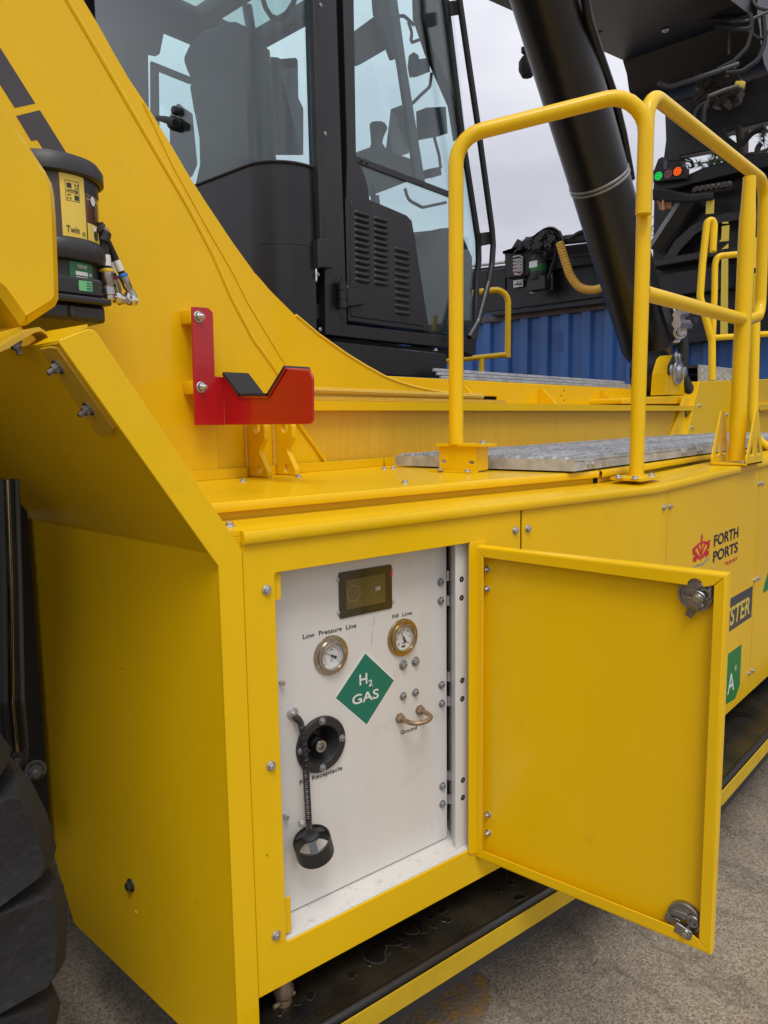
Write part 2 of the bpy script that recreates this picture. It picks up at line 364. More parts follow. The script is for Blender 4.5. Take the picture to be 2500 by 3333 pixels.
    def lathe(s, o, ax, prof, seg=32, rot0=0, u0=None):
        """profile of (radius, height along ax)"""
        o = V(o); ax = V(ax).normalized(); u, w = perp(ax)
        if u0 is not None: u = V(u0).normalized(); w = ax.cross(u)
        vs = []; n = len(prof)
        for r, h in prof: vs += [o+ax*h+(u*math.cos(rot0+2*math.pi*k/seg)+w*math.sin(rot0+2*math.pi*k/seg))*max(r, 1e-5) for k in range(seg)]
        fs = [(i*seg+k, i*seg+(k+1) % seg, (i+1)*seg+(k+1) % seg, (i+1)*seg+k) for i in range(n-1) for k in range(seg)]
        return s.add(vs, fs)
    def sweep(s, prof, path, cap=False):
        """profile (outward, z) swept along an xy path; outward = to the right of travel"""
        n = len(path); m = len(prof); vs = []
        for i, p in enumerate(path):
            p = V(p); e0 = (V(path[i])-V(path[i-1])).xy.normalized() if i else None; e1 = (V(path[i+1])-p).xy.normalized() if i < n-1 else None
            e0 = e0 or e1; e1 = e1 or e0
            n0, n1 = V((e0.y, -e0.x)), V((e1.y, -e1.x)); mm = (n0+n1).normalized(); k = 1/max(.3, mm.dot(n0))
            vs += [V((p.x+mm.x*k*a, p.y+mm.y*k*a, p.z+b)) for a, b in prof]
        fs = [(i*m+j, (i+1)*m+j, (i+1)*m+j+1, i*m+j+1) for i in range(n-1) for j in range(m-1)]
        if cap: fs.append(tuple(range(m)))
        return s.add(vs, fs)
    def mesh(s, name, mats, smooth=35, fix=False):
        me = bpy.data.meshes.new(name); me.from_pydata(s.v, [], s.f)
        for m in (mats if isinstance(mats, (list, tuple)) else [mats]): me.materials.append(MATS[m])
        me.polygons.foreach_set('material_index', s.m)
        if fix:
            bm = bmesh.new(); bm.from_mesh(me); bmesh.ops.recalc_face_normals(bm, faces=bm.faces); bm.to_mesh(me); bm.free()
        if smooth:
            me.polygons.foreach_set('use_smooth', [True]*len(me.polygons)); me.set_sharp_from_angle(angle=math.radians(smooth))
        me.update(); return me
    def build(s, name, mats, parent=None, smooth=35, fix=True, label=None):
        o = obj(name, s.mesh(name, mats, smooth, fix), parent)
        if label: o['label'] = label
        return o
def zto(n, up=None):
    return V(n).to_track_quat('Z', 'Y').to_matrix().to_4x4()
# shared little meshes, unit size, axis +Z
def _hexbolt(kind):
    b = MB()
    if kind == 'hex':        # flange bolt head with washer
        b.lathe((0, 0, 0), (0, 0, 1), [(1, 0), (1, .12), (.97, .16), (.80, .16)], 24)
        b.lathe((0, 0, 0), (0, 0, 1), [(.80, .16), (.80, .24), (.70, .32)], 24)
        b.lathe((0, 0, 0), (0, 0, 1), [(.66, .28), (.66, .72), (.56, .80), (0, .80)], 6)
    elif kind == 'cap':      # socket cap screw on a washer
        b.lathe((0, 0, 0), (0, 0, 1), [(1, 0), (1, .14), (.95, .18), (.62, .18)], 24)
        b.lathe((0, 0, 0), (0, 0, 1), [(.64, .16), (.64, .72), (.56, .82), (.34, .82), (.30, .5), (0, .5)], 20)
    elif kind == 'dome':
        b.lathe((0, 0, 0), (0, 0, 1), [(1, 0), (1, .06), (.86, .30), (.5, .50), (.3, .53), (.25, .38), (0, .38)], 20)
    elif kind == 'flat':     # countersunk cross screw
        b.lathe((0, 0, 0), (0, 0, 1), [(1, 0), (1, .03), (.9, .06), (.25, .06), (.2, -.05), (0, -.05)], 20)
    elif kind == 'nut':      # nut with stud, washer
        b.lathe((0, 0, 0), (0, 0, 1), [(1, 0), (1, .13), (.95, .18), (.72, .18)], 24)
        b.lathe((0, 0, 0), (0, 0, 1), [(.72, .16), (.72, .70), (.62, .80), (.40, .80)], 6)
        pr = [(.40, .78)]
        for i in range(8): z = .85+i*.09; pr += [(.40, z), (.36, z+.045)]
        pr += [(.36, 1.58), (.28, 1.64), (0, 1.64)]
        b.lathe((0, 0, 0), (0, 0, 1), pr, 16)
    return b
BOLT = {k: {} for k in ('hex', 'cap', 'dome', 'flat', 'nut')}
def bolt(parent, p, n, r, kind='hex', m='zinc', name=None, spin=None):
    if m not in BOLT[kind]: BOLT[kind][m] = _hexbolt(kind).mesh('bolt_'+kind+'_'+m, m, 30, True)
    mx = Matrix.Translation(V(p)) @ zto(n) @ Matrix.Rotation(random.random()*6 if spin is None else spin, 4, 'Z') @ Matrix.Scale(r, 4)
    return obj(name or {'nut': 'nut'}.get(kind, 'bolt'), BOLT[kind][m], parent, mx)
def rrect(u0, u1, v0, v1, r, n=5):
    out = []
    for cx, cy, a in ((u1-r, v0+r, -90), (u1-r, v1-r, 0), (u0+r, v1-r, 90), (u0+r, v0+r, 180)):
        out += [(cx+r*math.cos(math.radians(a+90*k/n)), cy+r*math.sin(math.radians(a+90*k/n))) for k in range(n+1)]
    return out
def rpoly(pts, r, n=5):
    """round the corners of a closed 2d polygon; r number or list"""
    out = []; m = len(pts)
    for i in range(m):
        p, a, b = V(pts[i]).to_2d(), V(pts[i-1]).to_2d(), V(pts[(i+1) % m]).to_2d(); ri = r[i] if isinstance(r, (list, tuple)) else r
        if ri <= 0: out.append((p.x, p.y)); continue
        ea, eb = a-p, b-p; th = ea.angle(eb)
        if th > 3.1: out.append((p.x, p.y)); continue
        d = min(ri/math.tan(th/2), ea.length*.48, eb.length*.48); rr = d*math.tan(th/2); ea.normalize(); eb.normalize()
        q0, q1 = p+ea*d, p+eb*d
        for k in range(n+1):
            t = k/n; q = q0*(1-t)**2+p*2*t*(1-t)+q1*t*t; out.append((q.x, q.y))
    return out
def circ(u, v, r, n=24, a0=0): return [(u+r*math.cos(a0+2*math.pi*k/n), v+r*math.sin(a0+2*math.pi*k/n)) for k in range(n)]
def text_mesh(txt, fr, u0, u1, v0, v1, d, m, parent, name='lettering', slant=0, bold=0, t=.0006, track=1.0, label=None):
    cu = bpy.data.curves.new(name, 'FONT'); cu.body = txt; cu.extrude = .01; cu.resolution_u = 4; cu.offset = bold; cu.shear = slant; cu.space_character = track
    to = bpy.data.objects.new(name, cu); COL.objects.link(to); bpy.context.view_layer.update()
    me = bpy.data.meshes.new_from_object(to.evaluated_get(bpy.context.evaluated_depsgraph_get()))
    bpy.data.objects.remove(to); bpy.data.curves.remove(cu)
    xs = [v.co.x for v in me.vertices]; ys = [v.co.y for v in me.vertices]
    x0, x1, y0, y1 = min(xs), max(xs), min(ys), max(ys)
    for v in me.vertices:
        a = u0+(v.co.x-x0)/(x1-x0)*(u1-u0); b = v0+(v.co.y-y0)/(y1-y0)*(v1-v0)
        v.co = fr.P(a, b, d+(t if v.co.z > 0 else 0))
    me.materials.clear(); me.materials.append(MATS[m]); o = obj(name, me, parent)
    if label: o['label'] = label
    return o
# ------------------------------------------------------------------ ground
g = MB(); g.add([V((-300, -300, 0)), V((300, -300, 0)), V((300, 300, 0)), V((-300, 300, 0))], [(0, 1, 2, 3)])
tag(g.build('ground', 'concrete', None, 0, False), kind='structure')
# ------------------------------------------------------------------ the reach stacker
RS = thing('reach_stacker', (3.0, 3.0, 0), 'yellow and black hydrogen reach stacker with its white fuelling compartment open', 'reach stacker')
_a = math.radians(-10.2)
FA = Fr((.865, 1.163, 0), (math.cos(_a), math.sin(_a), 0), (0, 0, 1))     # side panel nearest the camera
FB = Fr((0, .912, 0), (1, 0, 0), (0, 0, 1))                               # side panels beyond the bend
ZB, ZT, ZL, ZD = .486, 1.474, 1.488, 1.53
f1 = crop(2250, 1500, .4072)
sgap = FA.px((1697, 1700))[0]
XBEND = 2.259
sbend = (V((XBEND, .912, 0))-FA.o).dot(FA.u)
# front panel with the door opening
oTL, oBL, oBR = FA.px(c8(183, 490)), FA.px(c11(236, 1165)), FA.px(c11(1375, 607))
u0, u1 = (oTL[0]+oBL[0])/2, .645
v0, v1 = (oBL[1]+oBR[1])/2, FA.px(c8(1200, 330))[1]
OU0, OU1, OV0, OV1 = u0, u1, v0, v1
b = MB(); b.plate(FA, [(.0025, ZB), (sgap-.003, ZB), (sgap-.003, ZT), (.0025, ZT)], [rrect(u0, u1, v0, v1, .006)], 0, .004, .0012)
fp = b.build('front_panel', 'yellow', RS)
for p in (c8(125, 590), c8(152, 1645), c11(183, 1127), c8(1617, 233)): bolt(fp, FA.X(p, .001), FA.n, .0105)
b = MB()
for (za, zb_) in ((FA.px(c8(183, 660))[1], v1-.001), (v0+.012, FA.px(c11(255, 920))[1])):
    b = MB(); b.plate(FA, rrect(u0-.004, u0+.019, za, zb_, .003), (), -.010, .003, .0006); b.build('corner_tab', 'yellow', fp)
b = MB(); b.plate(FA, rrect(FA.px((1524, 2200))[0], OU1+.03, v0-.012, v1+.002, .012), (), .0045, .0035, .001)
b.build('hinge_strip', 'yellow', fp)
# white recessed compartment
b = MB(); IN = .07
b.prism([FA.P(u0-.02, v0+.002, -.0045), FA.P(u1+.02, v0+.002, -.0045), FA.P(u1+.02, v0+.010, -.16), FA.P(u0-.02, v0+.010, -.16)], (0, 0, -.006))
b.build('compartment_floor', 'white_dirty', RS)
b = MB(); b.rect(FA, u0-.02, u1+.06, v0-.02, v1+.03, -.16, .004)
b.build('compartment_back', 'void_dark', RS)
b = MB(); b.rect(FA.off(0), u0-.024, u0-.020, v0, v1+.03, -.012, .15); b.build('compartment_wall', 'white_paint', RS); b = MB(); b.rect(FA, u0-.02, u1+.06, v1+.028, v1+.032, -.012, .15)
b.build('compartment_wall', 'white_paint', RS)
pr0 = FA.px((1466, 2200), -.09)[0]; pr1 = FA.px((1486, 2200), -.022)[0]; pr2 = FA.px((1526, 2200), -.022)[0]+.02
b = MB(); b.prism([FA.P(pr0, v0+.004, -.10), FA.P(pr1-.002, v0+.004, -.024), FA.P(pr1+.002, v0+.004, -.022), FA.P(pr2, v0+.004, -.022), FA.P(pr2, v0+.004, -.10)], (0, 0, v1-v0+.03))
cp = b.build('compartment_post', 'white_paint', RS)
for p in (e3(745, 385), e3(745, 570), e3(752, 1395), e3(752, 1580), c11(1303, 195), c11(1303, 300)): bolt(cp, FA.X(p, -.0218), FA.n, .0075, 'flat', 'dark_steel', 'screw')
# instrument panel
FI = FA.off(-IN)
ir = FI.px((1454, 2200))[0]; ib = v0+.009
rc_ = FI.px(e2(615, 607)); rR = (FI.px(e2(640, 262))[1]-FI.px(e2(600, 950))[1])/2
b = MB(); b.plate(FI, [(u0-.018, ib), (ir-.004, ib), (ir, ib+.004), (ir, v1+.02), (u0-.018, v1+.02)], [circ(rc_[0], rc_[1], rR*.8, 40)], 0, .003, .0006)
ip = b.build('instrument_panel', 'white_paint', RS)
for p in (e3(530, 412), e3(533, 600), e3(541, 1440), e3(544, 1625), c11(1178, 230), c11(1178, 337)): bolt(ip, FI.X(p), FI.n, .0105, 'cap', 'zinc_dull')
for p in (e3(158, 1240), e3(280, 1205)): bolt(ip, FI.X(p), FI.n, .0125, 'hex', 'zinc_dull')
for p in (e3(158, 1552), e3(280, 1515)): bolt(ip, FI.X(p), FI.n, .0105, 'cap', 'zinc_dull')
for p in (e3(609, 352), e3(611, 600), e3(619, 1362), e3(622, 1606), c11(1224, 170), c11(1226, 312)):
    q = FI.px(p); b = MB(); b.tube([FI.P(q[0]+.003, q[1]-.013, -.004), FI.P(q[0]+.003, q[1]+.013, -.004)], .0055, 10); b.rect(FI, q[0]-.012, q[0]+.02, q[1]-.013, q[1]+.013, -.004, .003)
    b.build('panel_hinge', 'zinc', ip)
def txt(s, bl, tr, m, parent, desc=0, d=.0004, fr=None, hs=.14, **k):
    fr = fr or FI; A_, B_ = fr.px(bl), fr.px(tr); h = B_[1]-A_[1]
    return text_mesh(s, fr, A_[0], B_[0], A_[1]-h*desc, B_[1]+h*hs, d, m, parent, **k)
txt('Low  Pressure  Line', e1(398, 1208), e1(1052, 1015), 'print_black', ip, bold=.004)
txt('Fill  Line', e3(53, 778), e3(246, 705), 'print_black', ip, bold=.004)
txt('Ground', e3(135, 1938), e3(296, 1848), 'print_black', ip, bold=.004)
txt('Fill  Receptacle', e2(360, 1112), e2(880, 885), 'print_black', ip, .36, hs=.36, bold=.004)
b = MB()
for p, q in ((e1(1283, 935), e1(1258, 1060)), (e1(1252, 1100), e1(1240, 1280))): b.tube([FI.X(p), FI.X(q)], .0006, 6)
b.build('scratch', 'print_grey', ip)
for p in (e1(122, 1735), e2(170, 1485)):
    b = MB(); q = FI.X(p); b.cyl(q, q+FI.n*.012, .004); b.cyl(q+FI.n*.012, q+FI.n*.014, .0055); b.build('latch_stud', 'zinc', ip)
# display
A_, B_, C_, D_ = [FI.px(p) for p in (e1(830, 395), e1(1480, 285), e1(1490, 820), e1(848, 965))]
a0, a1, q0, q1 = (A_[0]+D_[0])/2, (B_[0]+C_[0])/2, (C_[1]+D_[1])/2, (A_[1]+B_[1])/2
b = MB(); b.plate(FI, rrect(a0, a1, q0, q1, .005), (), .0035, .004, .0008)
ds = b.build('display', 'screen_dark', RS)
A2, B2, C2, D2 = [FI.px(p) for p in (e1(918, 480), e1(1395, 400), e1(1405, 745), e1(925, 845))]
s0, s1, t0, t1 = (A2[0]+D2[0])/2, (B2[0]+C2[0])/2, (C2[1]+D2[1])/2, (A2[1]+B2[1])/2
b = MB(); b.rect(FI, s0, s1, t0, t1, .0040, .001, .0002); b.build('screen', 'screen_face', ds)
def ring(mb, fr, u, v, r0, r1, d, a0=0, a1=360, n=40, t=.0004):
    pts = []
    full = a1-a0 >= 360
    for i in range(n+1):
        a = math.radians(a0+(a1-a0)*i/n); pts.append((math.cos(a), math.sin(a)))
    vs = [fr.P(u+c*r0, v+s*r0, d) for c, s in pts]+[fr.P(u+c*r1, v+s*r1, d) for c, s in pts]
    mb.add(vs, [(i, i+1, n+2+i, n+1+i) for i in range(n)])
b = MB(); cu_ = FI.px(e1(1010, 645)); ring(b, FI, *cu_, .0175, .0195, .0043); b.build('gauge_ring', 'screen_mark', ds); b = MB(); cu2 = FI.px(e1(1305, 590)); ring(b, FI, *cu2, .0165, .0180, .0043, 80, 250)
b.build('gauge_ring', 'screen_mark', ds)
txt('238', e1(1275, 608), e1(1333, 560), 'print_white', ds, 0, .0043)
txt('2.87', e1(965, 670), e1(1058, 605), 'screen_mark', ds, 0, .0043)
for p in (e1(833, 480), e1(1489, 360), e1(842, 888), e1(1494, 748)): bolt(ds, FI.X(p, .0005), FI.n, .0055, 'dome', 'zinc', 'screw')
b = MB(); q = FI.px(e1(1470, 405)); b.rect(FI, q[0]-.004, q[0]+.004, q[1]-.006, q[1]+.006, .0048, .002); b.build('warning_tab', 'print_red', ds)
# pressure gauges
def gauge(ctr, top, bot, needle, bez, label, marks):
    c = FI.px(ctr); R = (FI.px(top)[1]-FI.px(bot)[1])/2; O = FI.P(c[0], c[1], 0)
    b = MB(); b.lathe(O, FI.n, [(R, 0), (R, .003), (R*.97, .005), (R*.80, .0055), (R*.77, .012), (R*.73, .015), (R*.69, .0155), (R*.66, .013), (R*.655, .004)], 48)
    gz = b.build('pressure_gauge', bez, RS, 40, label=label)
    b = MB(); b.lathe(O, FI.n, [(R*.66, .004), (0, .004)], 40); b.build('dial', 'dial_white', gz)
    b = MB(); fd = Fr(O, FI.u, FI.v)
    for i in range(41):
        a = math.radians(225-270*i/40); l = .10 if i % 10 == 0 else .07 if i % 5 == 0 else .04; w = .012 if i % 10 == 0 else .007
        cs, sn = math.cos(a), math.sin(a); r1 = R*.60; r0 = r1-R*l
        b.add([fd.P(cs*r0-sn*w*R, sn*r0+cs*w*R, .0043), fd.P(cs*r1-sn*w*R, sn*r1+cs*w*R, .0043), fd.P(cs*r1+sn*w*R, sn*r1-cs*w*R, .0043), fd.P(cs*r0+sn*w*R, sn*r0-cs*w*R, .0043)], [(0, 1, 2, 3)])
    ring(b, fd, 0, 0, R*.585, R*.60, .0043, -45, 225)
    b.build('scale_marks', 'print_black', gz)
    if marks == 'red':
        b = MB(); ring(b, fd, 0, 0, R*.42, R*.44, .0043, -45, 225)
        for i in range(20):
            a = math.radians(225-270*i/19); cs, sn = math.cos(a), math.sin(a); w = .007*R
            b.add([fd.P(cs*R*.44-sn*w, sn*R*.44+cs*w, .0043), fd.P(cs*R*.50-sn*w, sn*R*.50+cs*w, .0043), fd.P(cs*R*.50+sn*w, sn*R*.50-cs*w, .0043), fd.P(cs*R*.44+sn*w, sn*R*.44-cs*w, .0043)], [(0, 1, 2, 3)])
        b.build('red_scale', 'print_red', gz)
        for t_, u_, v_, w_ in (('bar', 0, -.27, .07), ('psi', 0, -.18, .06), ('200', .0, .30, .08)): text_mesh(t_, fd, (u_-w_)*R, (u_+w_)*R, (v_-.035)*R, (v_+.035)*R, .0043, 'print_black', gz, t=.0002)
    else:
        for t_, a in (('0', 225), ('10', 180), ('20', 135), ('30', 90), ('40', 45), ('50', 0), ('60', -45)):
            u_, v_ = math.cos(math.radians(a))*.43, math.sin(math.radians(a))*.43; text_mesh(t_, fd, (u_-.06)*R, (u_+.06)*R, (v_-.045)*R, (v_+.045)*R, .0043, 'print_black', gz, t=.0002)
        text_mesh('MPa', fd, -.12*R, .12*R, -.34*R, -.26*R, .0043, 'print_black', gz, t=.0002)
        b = MB(); b.rect(fd, -.12*R, .12*R, -.52*R, -.42*R, .0044, .0003, 0); b.build('maker_plate', 'print_navy', gz)
    a = math.radians(needle); b = MB(); cs, sn = math.cos(a), math.sin(a)
    P_ = lambda r, w: (cs*r*R-sn*w*R, sn*r*R+cs*w*R)
    b.plate(fd, [P_(-.30, .09), P_(-.04, .03), P_(0, .012), P_(.55, .006), P_(.55, -.006), P_(0, -.012), P_(-.04, -.03), P_(-.30, -.09)], (), .0062, .0006, 0)
    b.lathe(fd.o+fd.n*.0055, fd.n, [(.06*R, 0), (.06*R, .0016), (0, .0018)], 16)
    b.build('needle', 'print_black', gz)
    b = MB(); b.lathe(O, FI.n, [(R*.66, .0115), (0, .0120)], 40); b.build('glass', 'clear_glass', gz)
    for a in (90, 210, 330):
        q = fd.P(math.cos(math.radians(a))*R*.88, math.sin(math.radians(a))*R*.88, .0055); bolt(gz, q, fd.n, .0030, 'dome', 'stainless', 'screw')
gauge(e1(740, 1403), e1(745, 1160), e1(735, 1648), 152, 'warm_steel', 'steel-rimmed gauge under the words Low Pressure Line', 'red')
gauge(e3(152, 965), e3(155, 778), e3(150, 1150), 116, 'brass_steel', 'brass-toned gauge under the words Fill Line', '')
# hydrogen diamond
A_ = [FI.px(p) for p in (e1(1163, 1350), e1(1533, 1700), e2(1180, 402), e1(778, 1932))]
b = MB(); b.plate(FI, rpoly(A_, .006), (), .0006, .0006, 0); sg = b.build('gas_sign', 'sign_white', RS, label='green diamond sign lettered H2 GAS')
A_ = [FI.px(p) for p in (e1(1163, 1383), e1(1514, 1714), e2(1180, 368), e1(803, 1930))]
b = MB(); b.plate(FI, A_, (), .0009, .0003, 0); b.build('diamond', 'sign_green', sg)
txt('H', e1(1092, 1778), e1(1184, 1618), 'sign_white', sg, 0, .001, hs=0, bold=.012)
txt('2', e1(1203, 1788), e1(1248, 1697), 'sign_white', sg, 0, .001, hs=0, bold=.012)
txt('GAS', e1(1003, 2022), e1(1326, 1808), 'sign_white', sg, 0, .001, hs=0, bold=.014)
# grounding handle
p0, p1 = FI.px(e3(122, 1770)), FI.px(e3(322, 1690))
h0, h1 = FI.P(*p0), FI.P(*p1)
b = MB(); b.tube([h0, h0+FI.n*.062, h1+FI.n*.062, h1], .0058, 14, .030)
gh = b.build('ground_handle', 'rusty', RS)
for h in (h0, h1):
    b = MB(); b.lathe(h, FI.n, [(.0135, 0), (.0135, .003), (.0115, .0035), (.0115, .011), (.0095, .013), (.006, .013)], 6); b.build('nut', 'rusty', gh)
# fill receptacle
c = FI.px(e2(615, 607)); O = FI.P(*c); R = (FI.px(e2(640, 262))[1]-FI.px(e2(600, 950))[1])/2
b = MB(); b.lathe(O, FI.n, [(R, 0), (R, .006), (R*.97, .009), (R*.70, .009), (R*.68, .007), (R*.52, -.045), (R*.50, -.05), (0, -.05)], 56)
fr_ = b.build('fill_receptacle', 'plastic_black', RS)
ax = FI.n; o2 = O-FI.u*.006
b = MB(); b.lathe(o2, ax, [(.024, -.05), (.024, -.036), (.0235, -.034), (.018, -.034)], 32); b.build('nozzle_collar', 'plastic_black', fr_)
b = MB(); b.lathe(o2, ax, [(.018, -.045), (.018, -.022), (.0165, -.020), (.0165, -.012)], 28); b.lathe(o2, ax, [(.0145, .002), (.0145, .012), (.0135, .0135), (.0085, .0135), (.0080, .0), (0, 0)], 28); b.build('nozzle', 'stainless', fr_)
b = MB(); b.lathe(o2, ax, [(.0155, -.014), (.0155, -.004), (.0140, .003)], 28); b.build('nozzle_seal', 'plastic_black', fr_)
for p in (e2(637, 328), e2(880, 537), e2(642, 900), e2(378, 695)): bolt(fr_, FI.X(p, .009), FI.n, .0085, 'cap', 'zinc_dull')
bolt(fr_, FI.X(e2(480, 690), -.02), FI.n, .005, 'dome', 'dark_steel')
# ------------------------------------------------------------------ door
FD = Fr(V((1.494, 1.0465, 0)), (.0576, -.9983, 0), (0, 0, 1))
cs_ = [FD.px(p) for p in (c8(1378, 330), c9(1388, 520), c12(1312, 1250), c11(1382, 640))]
DU0, DU1 = (cs_[0][0]+cs_[3][0])/2, (cs_[1][0]+cs_[2][0])/2
DV1, DV0 = (cs_[0][1]+cs_[1][1])/2, (cs_[2][1]+cs_[3][1])/2
RW = .021
PD = -.024
b = MB(); b.rect(FD, DU0+.002, DU1-.002, DV0+.002, DV1-.002, PD, .0025, 0)
dr = b.build('compartment_door', 'yellow', RS, label='open yellow door of the fuelling compartment')
b = MB()
def rim(poly): b.plate(FD, poly, (), 0, .0022, .001)
k_ = .0008
lr = .030
A_ = FD.px(e4(735, 540)); B_ = FD.px(e5(640, 560))
# lock notches are cut into the rims
nt_u = min(FD.px(e4(830, 300))[0], DU1-RW-.036)
def arc(cu, cv, r, a0, a1, n=8): return [(cu+r*math.cos(math.radians(a0+(a1-a0)*i/n)), cv+r*math.sin(math.radians(a0+(a1-a0)*i/n))) for i in range(n+1)]
rim([(DU0, DV1), (DU0+RW+k_, DV1-RW)]+arc(nt_u, DV1-RW-.006, .016, 180, 0)+[(DU1-RW-k_, DV1-RW), (DU1, DV1)])
nb_u = min(FD.px(e5(720, 900))[0], DU1-RW-.030)
rim([(DU0, DV0), (DU1, DV0), (DU1-RW-k_, DV0+RW)]+arc(nb_u, DV0+RW+.006, .015, 0, -180)+[(DU0+RW+k_, DV0+RW)])
rim([(DU0, DV0+k_), (DU0+RW-k_, DV0+RW), (DU0+RW-k_, DV1-RW), (DU0, DV1-k_)])
rim([(DU1, DV0+k_), (DU1, DV1-k_), (DU1-RW+k_, DV1-RW), (DU1-RW+k_, DV0+RW)])
b.build('door_rim', 'yellow', dr)
# folded edge of the door, rounded, all round
pth = [(DU0, DV0), (DU1, DV0), (DU1, DV1), (DU0, DV1)]
prof = [(-.004, 0), (.001, -.0004), (.0035, -.002), (.005, -.006), (.005, PD-.004), (.002, PD-.006), (-.02, PD-.006)]
b = MB(); vs = []; m_ = len(prof)
for (u, v), (su, sv) in zip(pth, ((-1, -1), (1, -1), (1, 1), (-1, 1))):
    vs += [FD.P(u+su*a, v+sv*a, d) for a, d in prof]
b.add(vs, [(i*m_+j, ((i+1) % 4)*m_+j, ((i+1) % 4)*m_+j+1, i*m_+j+1) for i in range(4) for j in range(m_-1)])
b.rect(FD, DU0-.002, DU1+.002, DV0-.002, DV1+.002, PD-.0055, .002, 0)
b.build('door_skin', 'yellow', dr)
for p in (e3(1003, 285), e3(1003, 480), c11(1455, 400), c11(1455, 510)): bolt(dr, FD.X(p, PD), FD.n, .0085, 'nut', 'zinc')
def lock(cpx, lever_ang, cam_px):
    c = FD.px(cpx, PD+.012); O = FD.P(c[0], c[1], PD)
    b = MB(); b.lathe(O, FD.n, [(.036, 0), (.036, .012), (.034, .0135), (.031, .0135), (.030, .010), (.012, .010)], 40)
    lk = b.build('door_lock', 'cast_metal', dr)
    L = Fr(O, FD.u, FD.v); b = MB()
    b.plate(L, rpoly([(-.026, .012), (.004, .014), (.010, .004), (.0, -.004), (-.026, .0)], .005), (), .0125, .004, .0008)
    b.plate(L, rpoly([(-.024, -.006), (-.006, -.008), (-.010, -.022), (-.020, -.018)], .004), (), .0125, .004, .0008)
    b.lathe(L.P(.020, .004, 0), L.n, [(.014, .008), (.014, .016), (.012, .018), (.008, .018), (.007, .012), (0, .012)], 24)
    b.build('lock_body', 'cast_metal', lk)
    k = FD.px(cam_px, PD+.03); a = math.radians(lever_ang); q = L.o+L.u*(k[0]-c[0])+L.v*(k[1]-c[1]); Lf = Fr(q, L.u*math.cos(a)+L.v*math.sin(a), -L.u*math.sin(a)+L.v*math.cos(a))
    b = MB(); b.plate(Lf, rpoly([(-.014, -.012), (.022, -.012), (.022, .012), (-.014, .012)], [.009, 0, 0, .009]), (), .026, .004, .001)
    b.prism([Lf.P(.020, -.011, .026), Lf.P(.034, -.009, .016), Lf.P(.034, .009, .016), Lf.P(.020, .011, .026)], Lf.n*-.003)
    b.prism([Lf.P(.033, -.009, .017), Lf.P(.050, -.007, .014), Lf.P(.050, .007, .014), Lf.P(.033, .009, .017)], Lf.n*-.004)
    b.build('lock_cam', 'cast_metal', lk)
    b = MB(); b.cyl(q, q+L.n*.026, .006); b.build('cam_shaft', 'stainless', lk)
    bolt(lk, Lf.P(0, 0, .026), L.n, .0095, 'hex', 'stainless')
    return lk, L
l1, L = lock(e4(735, 560), 245, e4(765, 640)); 
for p in (e4(853, 380), e4(842, 770)): bolt(l1, FD.X(p, PD+.011), FD.n, .006, 'dome', 'stainless', 'screw')
b = MB(); q = FD.px(e4(845, 360), PD+.011); b.plate(Fr(FD.P(0, 0, 0), FD.u, FD.v), circ(q[0], q[1], .0125), (), PD+.011, .005, .001); b.build('lock_ear', 'cast_metal', l1)
l2, L = lock(e5(630, 540), 165, e5(640, 840)); bolt(l2, FD.X(e5(735, 510), PD+.011), FD.n, .005, 'dome', 'stainless', 'screw')
# ------------------------------------------------------------------ bent and straight side panels
def zlift(x): return max(0, (x-XBEND)/(3.516-XBEND)*.022)
YB = .912
PA = lambda s, d: FA.P(s, 0, d).to_2d()
bend = V((XBEND, YB)); x1 = 2.372
b = MB()
o_ = [PA(sgap+.003, 0), bend, V((x1, YB)), V((x1, YB+.004)), bend+V((0, .004)), PA(sgap+.003, -.004)]
b.prism([V((q.x, q.y, ZB)) for q in o_], (0, 0, ZT-ZB)); bp = b.build('bent_panel', 'yellow', RS)
bolt(bp, FA.X(c9(218, 222), .001), FA.n, .0105); bolt(bp, FB.X(c9(1033, 96), .001), FB.n, .0105)
def bpanel(x0, x1, bolts, name='side_panel'):
    b = MB(); b.plate(FB, [(x0, ZB), (x1, ZB), (x1, ZT+zlift(x1)), (x0, ZT+zlift(x0))], (), 0, .004, .001)
    o = b.build(name, 'yellow', RS)
    for p in bolts: bolt(o, FB.X(p, .001), FB.n, .0105)
    return o
X2 = FB.px(f1(530, 500))[0]
p2_ = bpanel(x1+.006, X2-.004, [c9(1070, 90), f1(540, 184), f1(505, 953), f1(460, 1698)])
p3_ = bpanel(X2+.004, 5.6, [f1(568, 178), f1(534, 938), f1(488, 1676)])
b = MB(); b.prism([V((q.x, q.y, ZB+.004)) for q in (PA(0.03, -.02), PA(sbend, -.02), V((5.6, YB+.02)), V((5.6, 1.78)), V((.87, 1.78)))], (0, 0, .01)); b.build('housing_floor', 'black_matt', RS)
b = MB(); b.prism([V((q.x, q.y, ZB+.02)) for q in (PA(sgap-.05, -.012), bend+V((0, .012)), V((5.5, YB+.012)), V((5.5, YB+.018)), bend+V((0, .018)), PA(sgap-.05, -.018))], (0, 0, ZT-ZB-.03)); b.build('seam_shade_backing', 'void_dark', RS)  # near-black sheet added behind the panels, paints the seams' shade
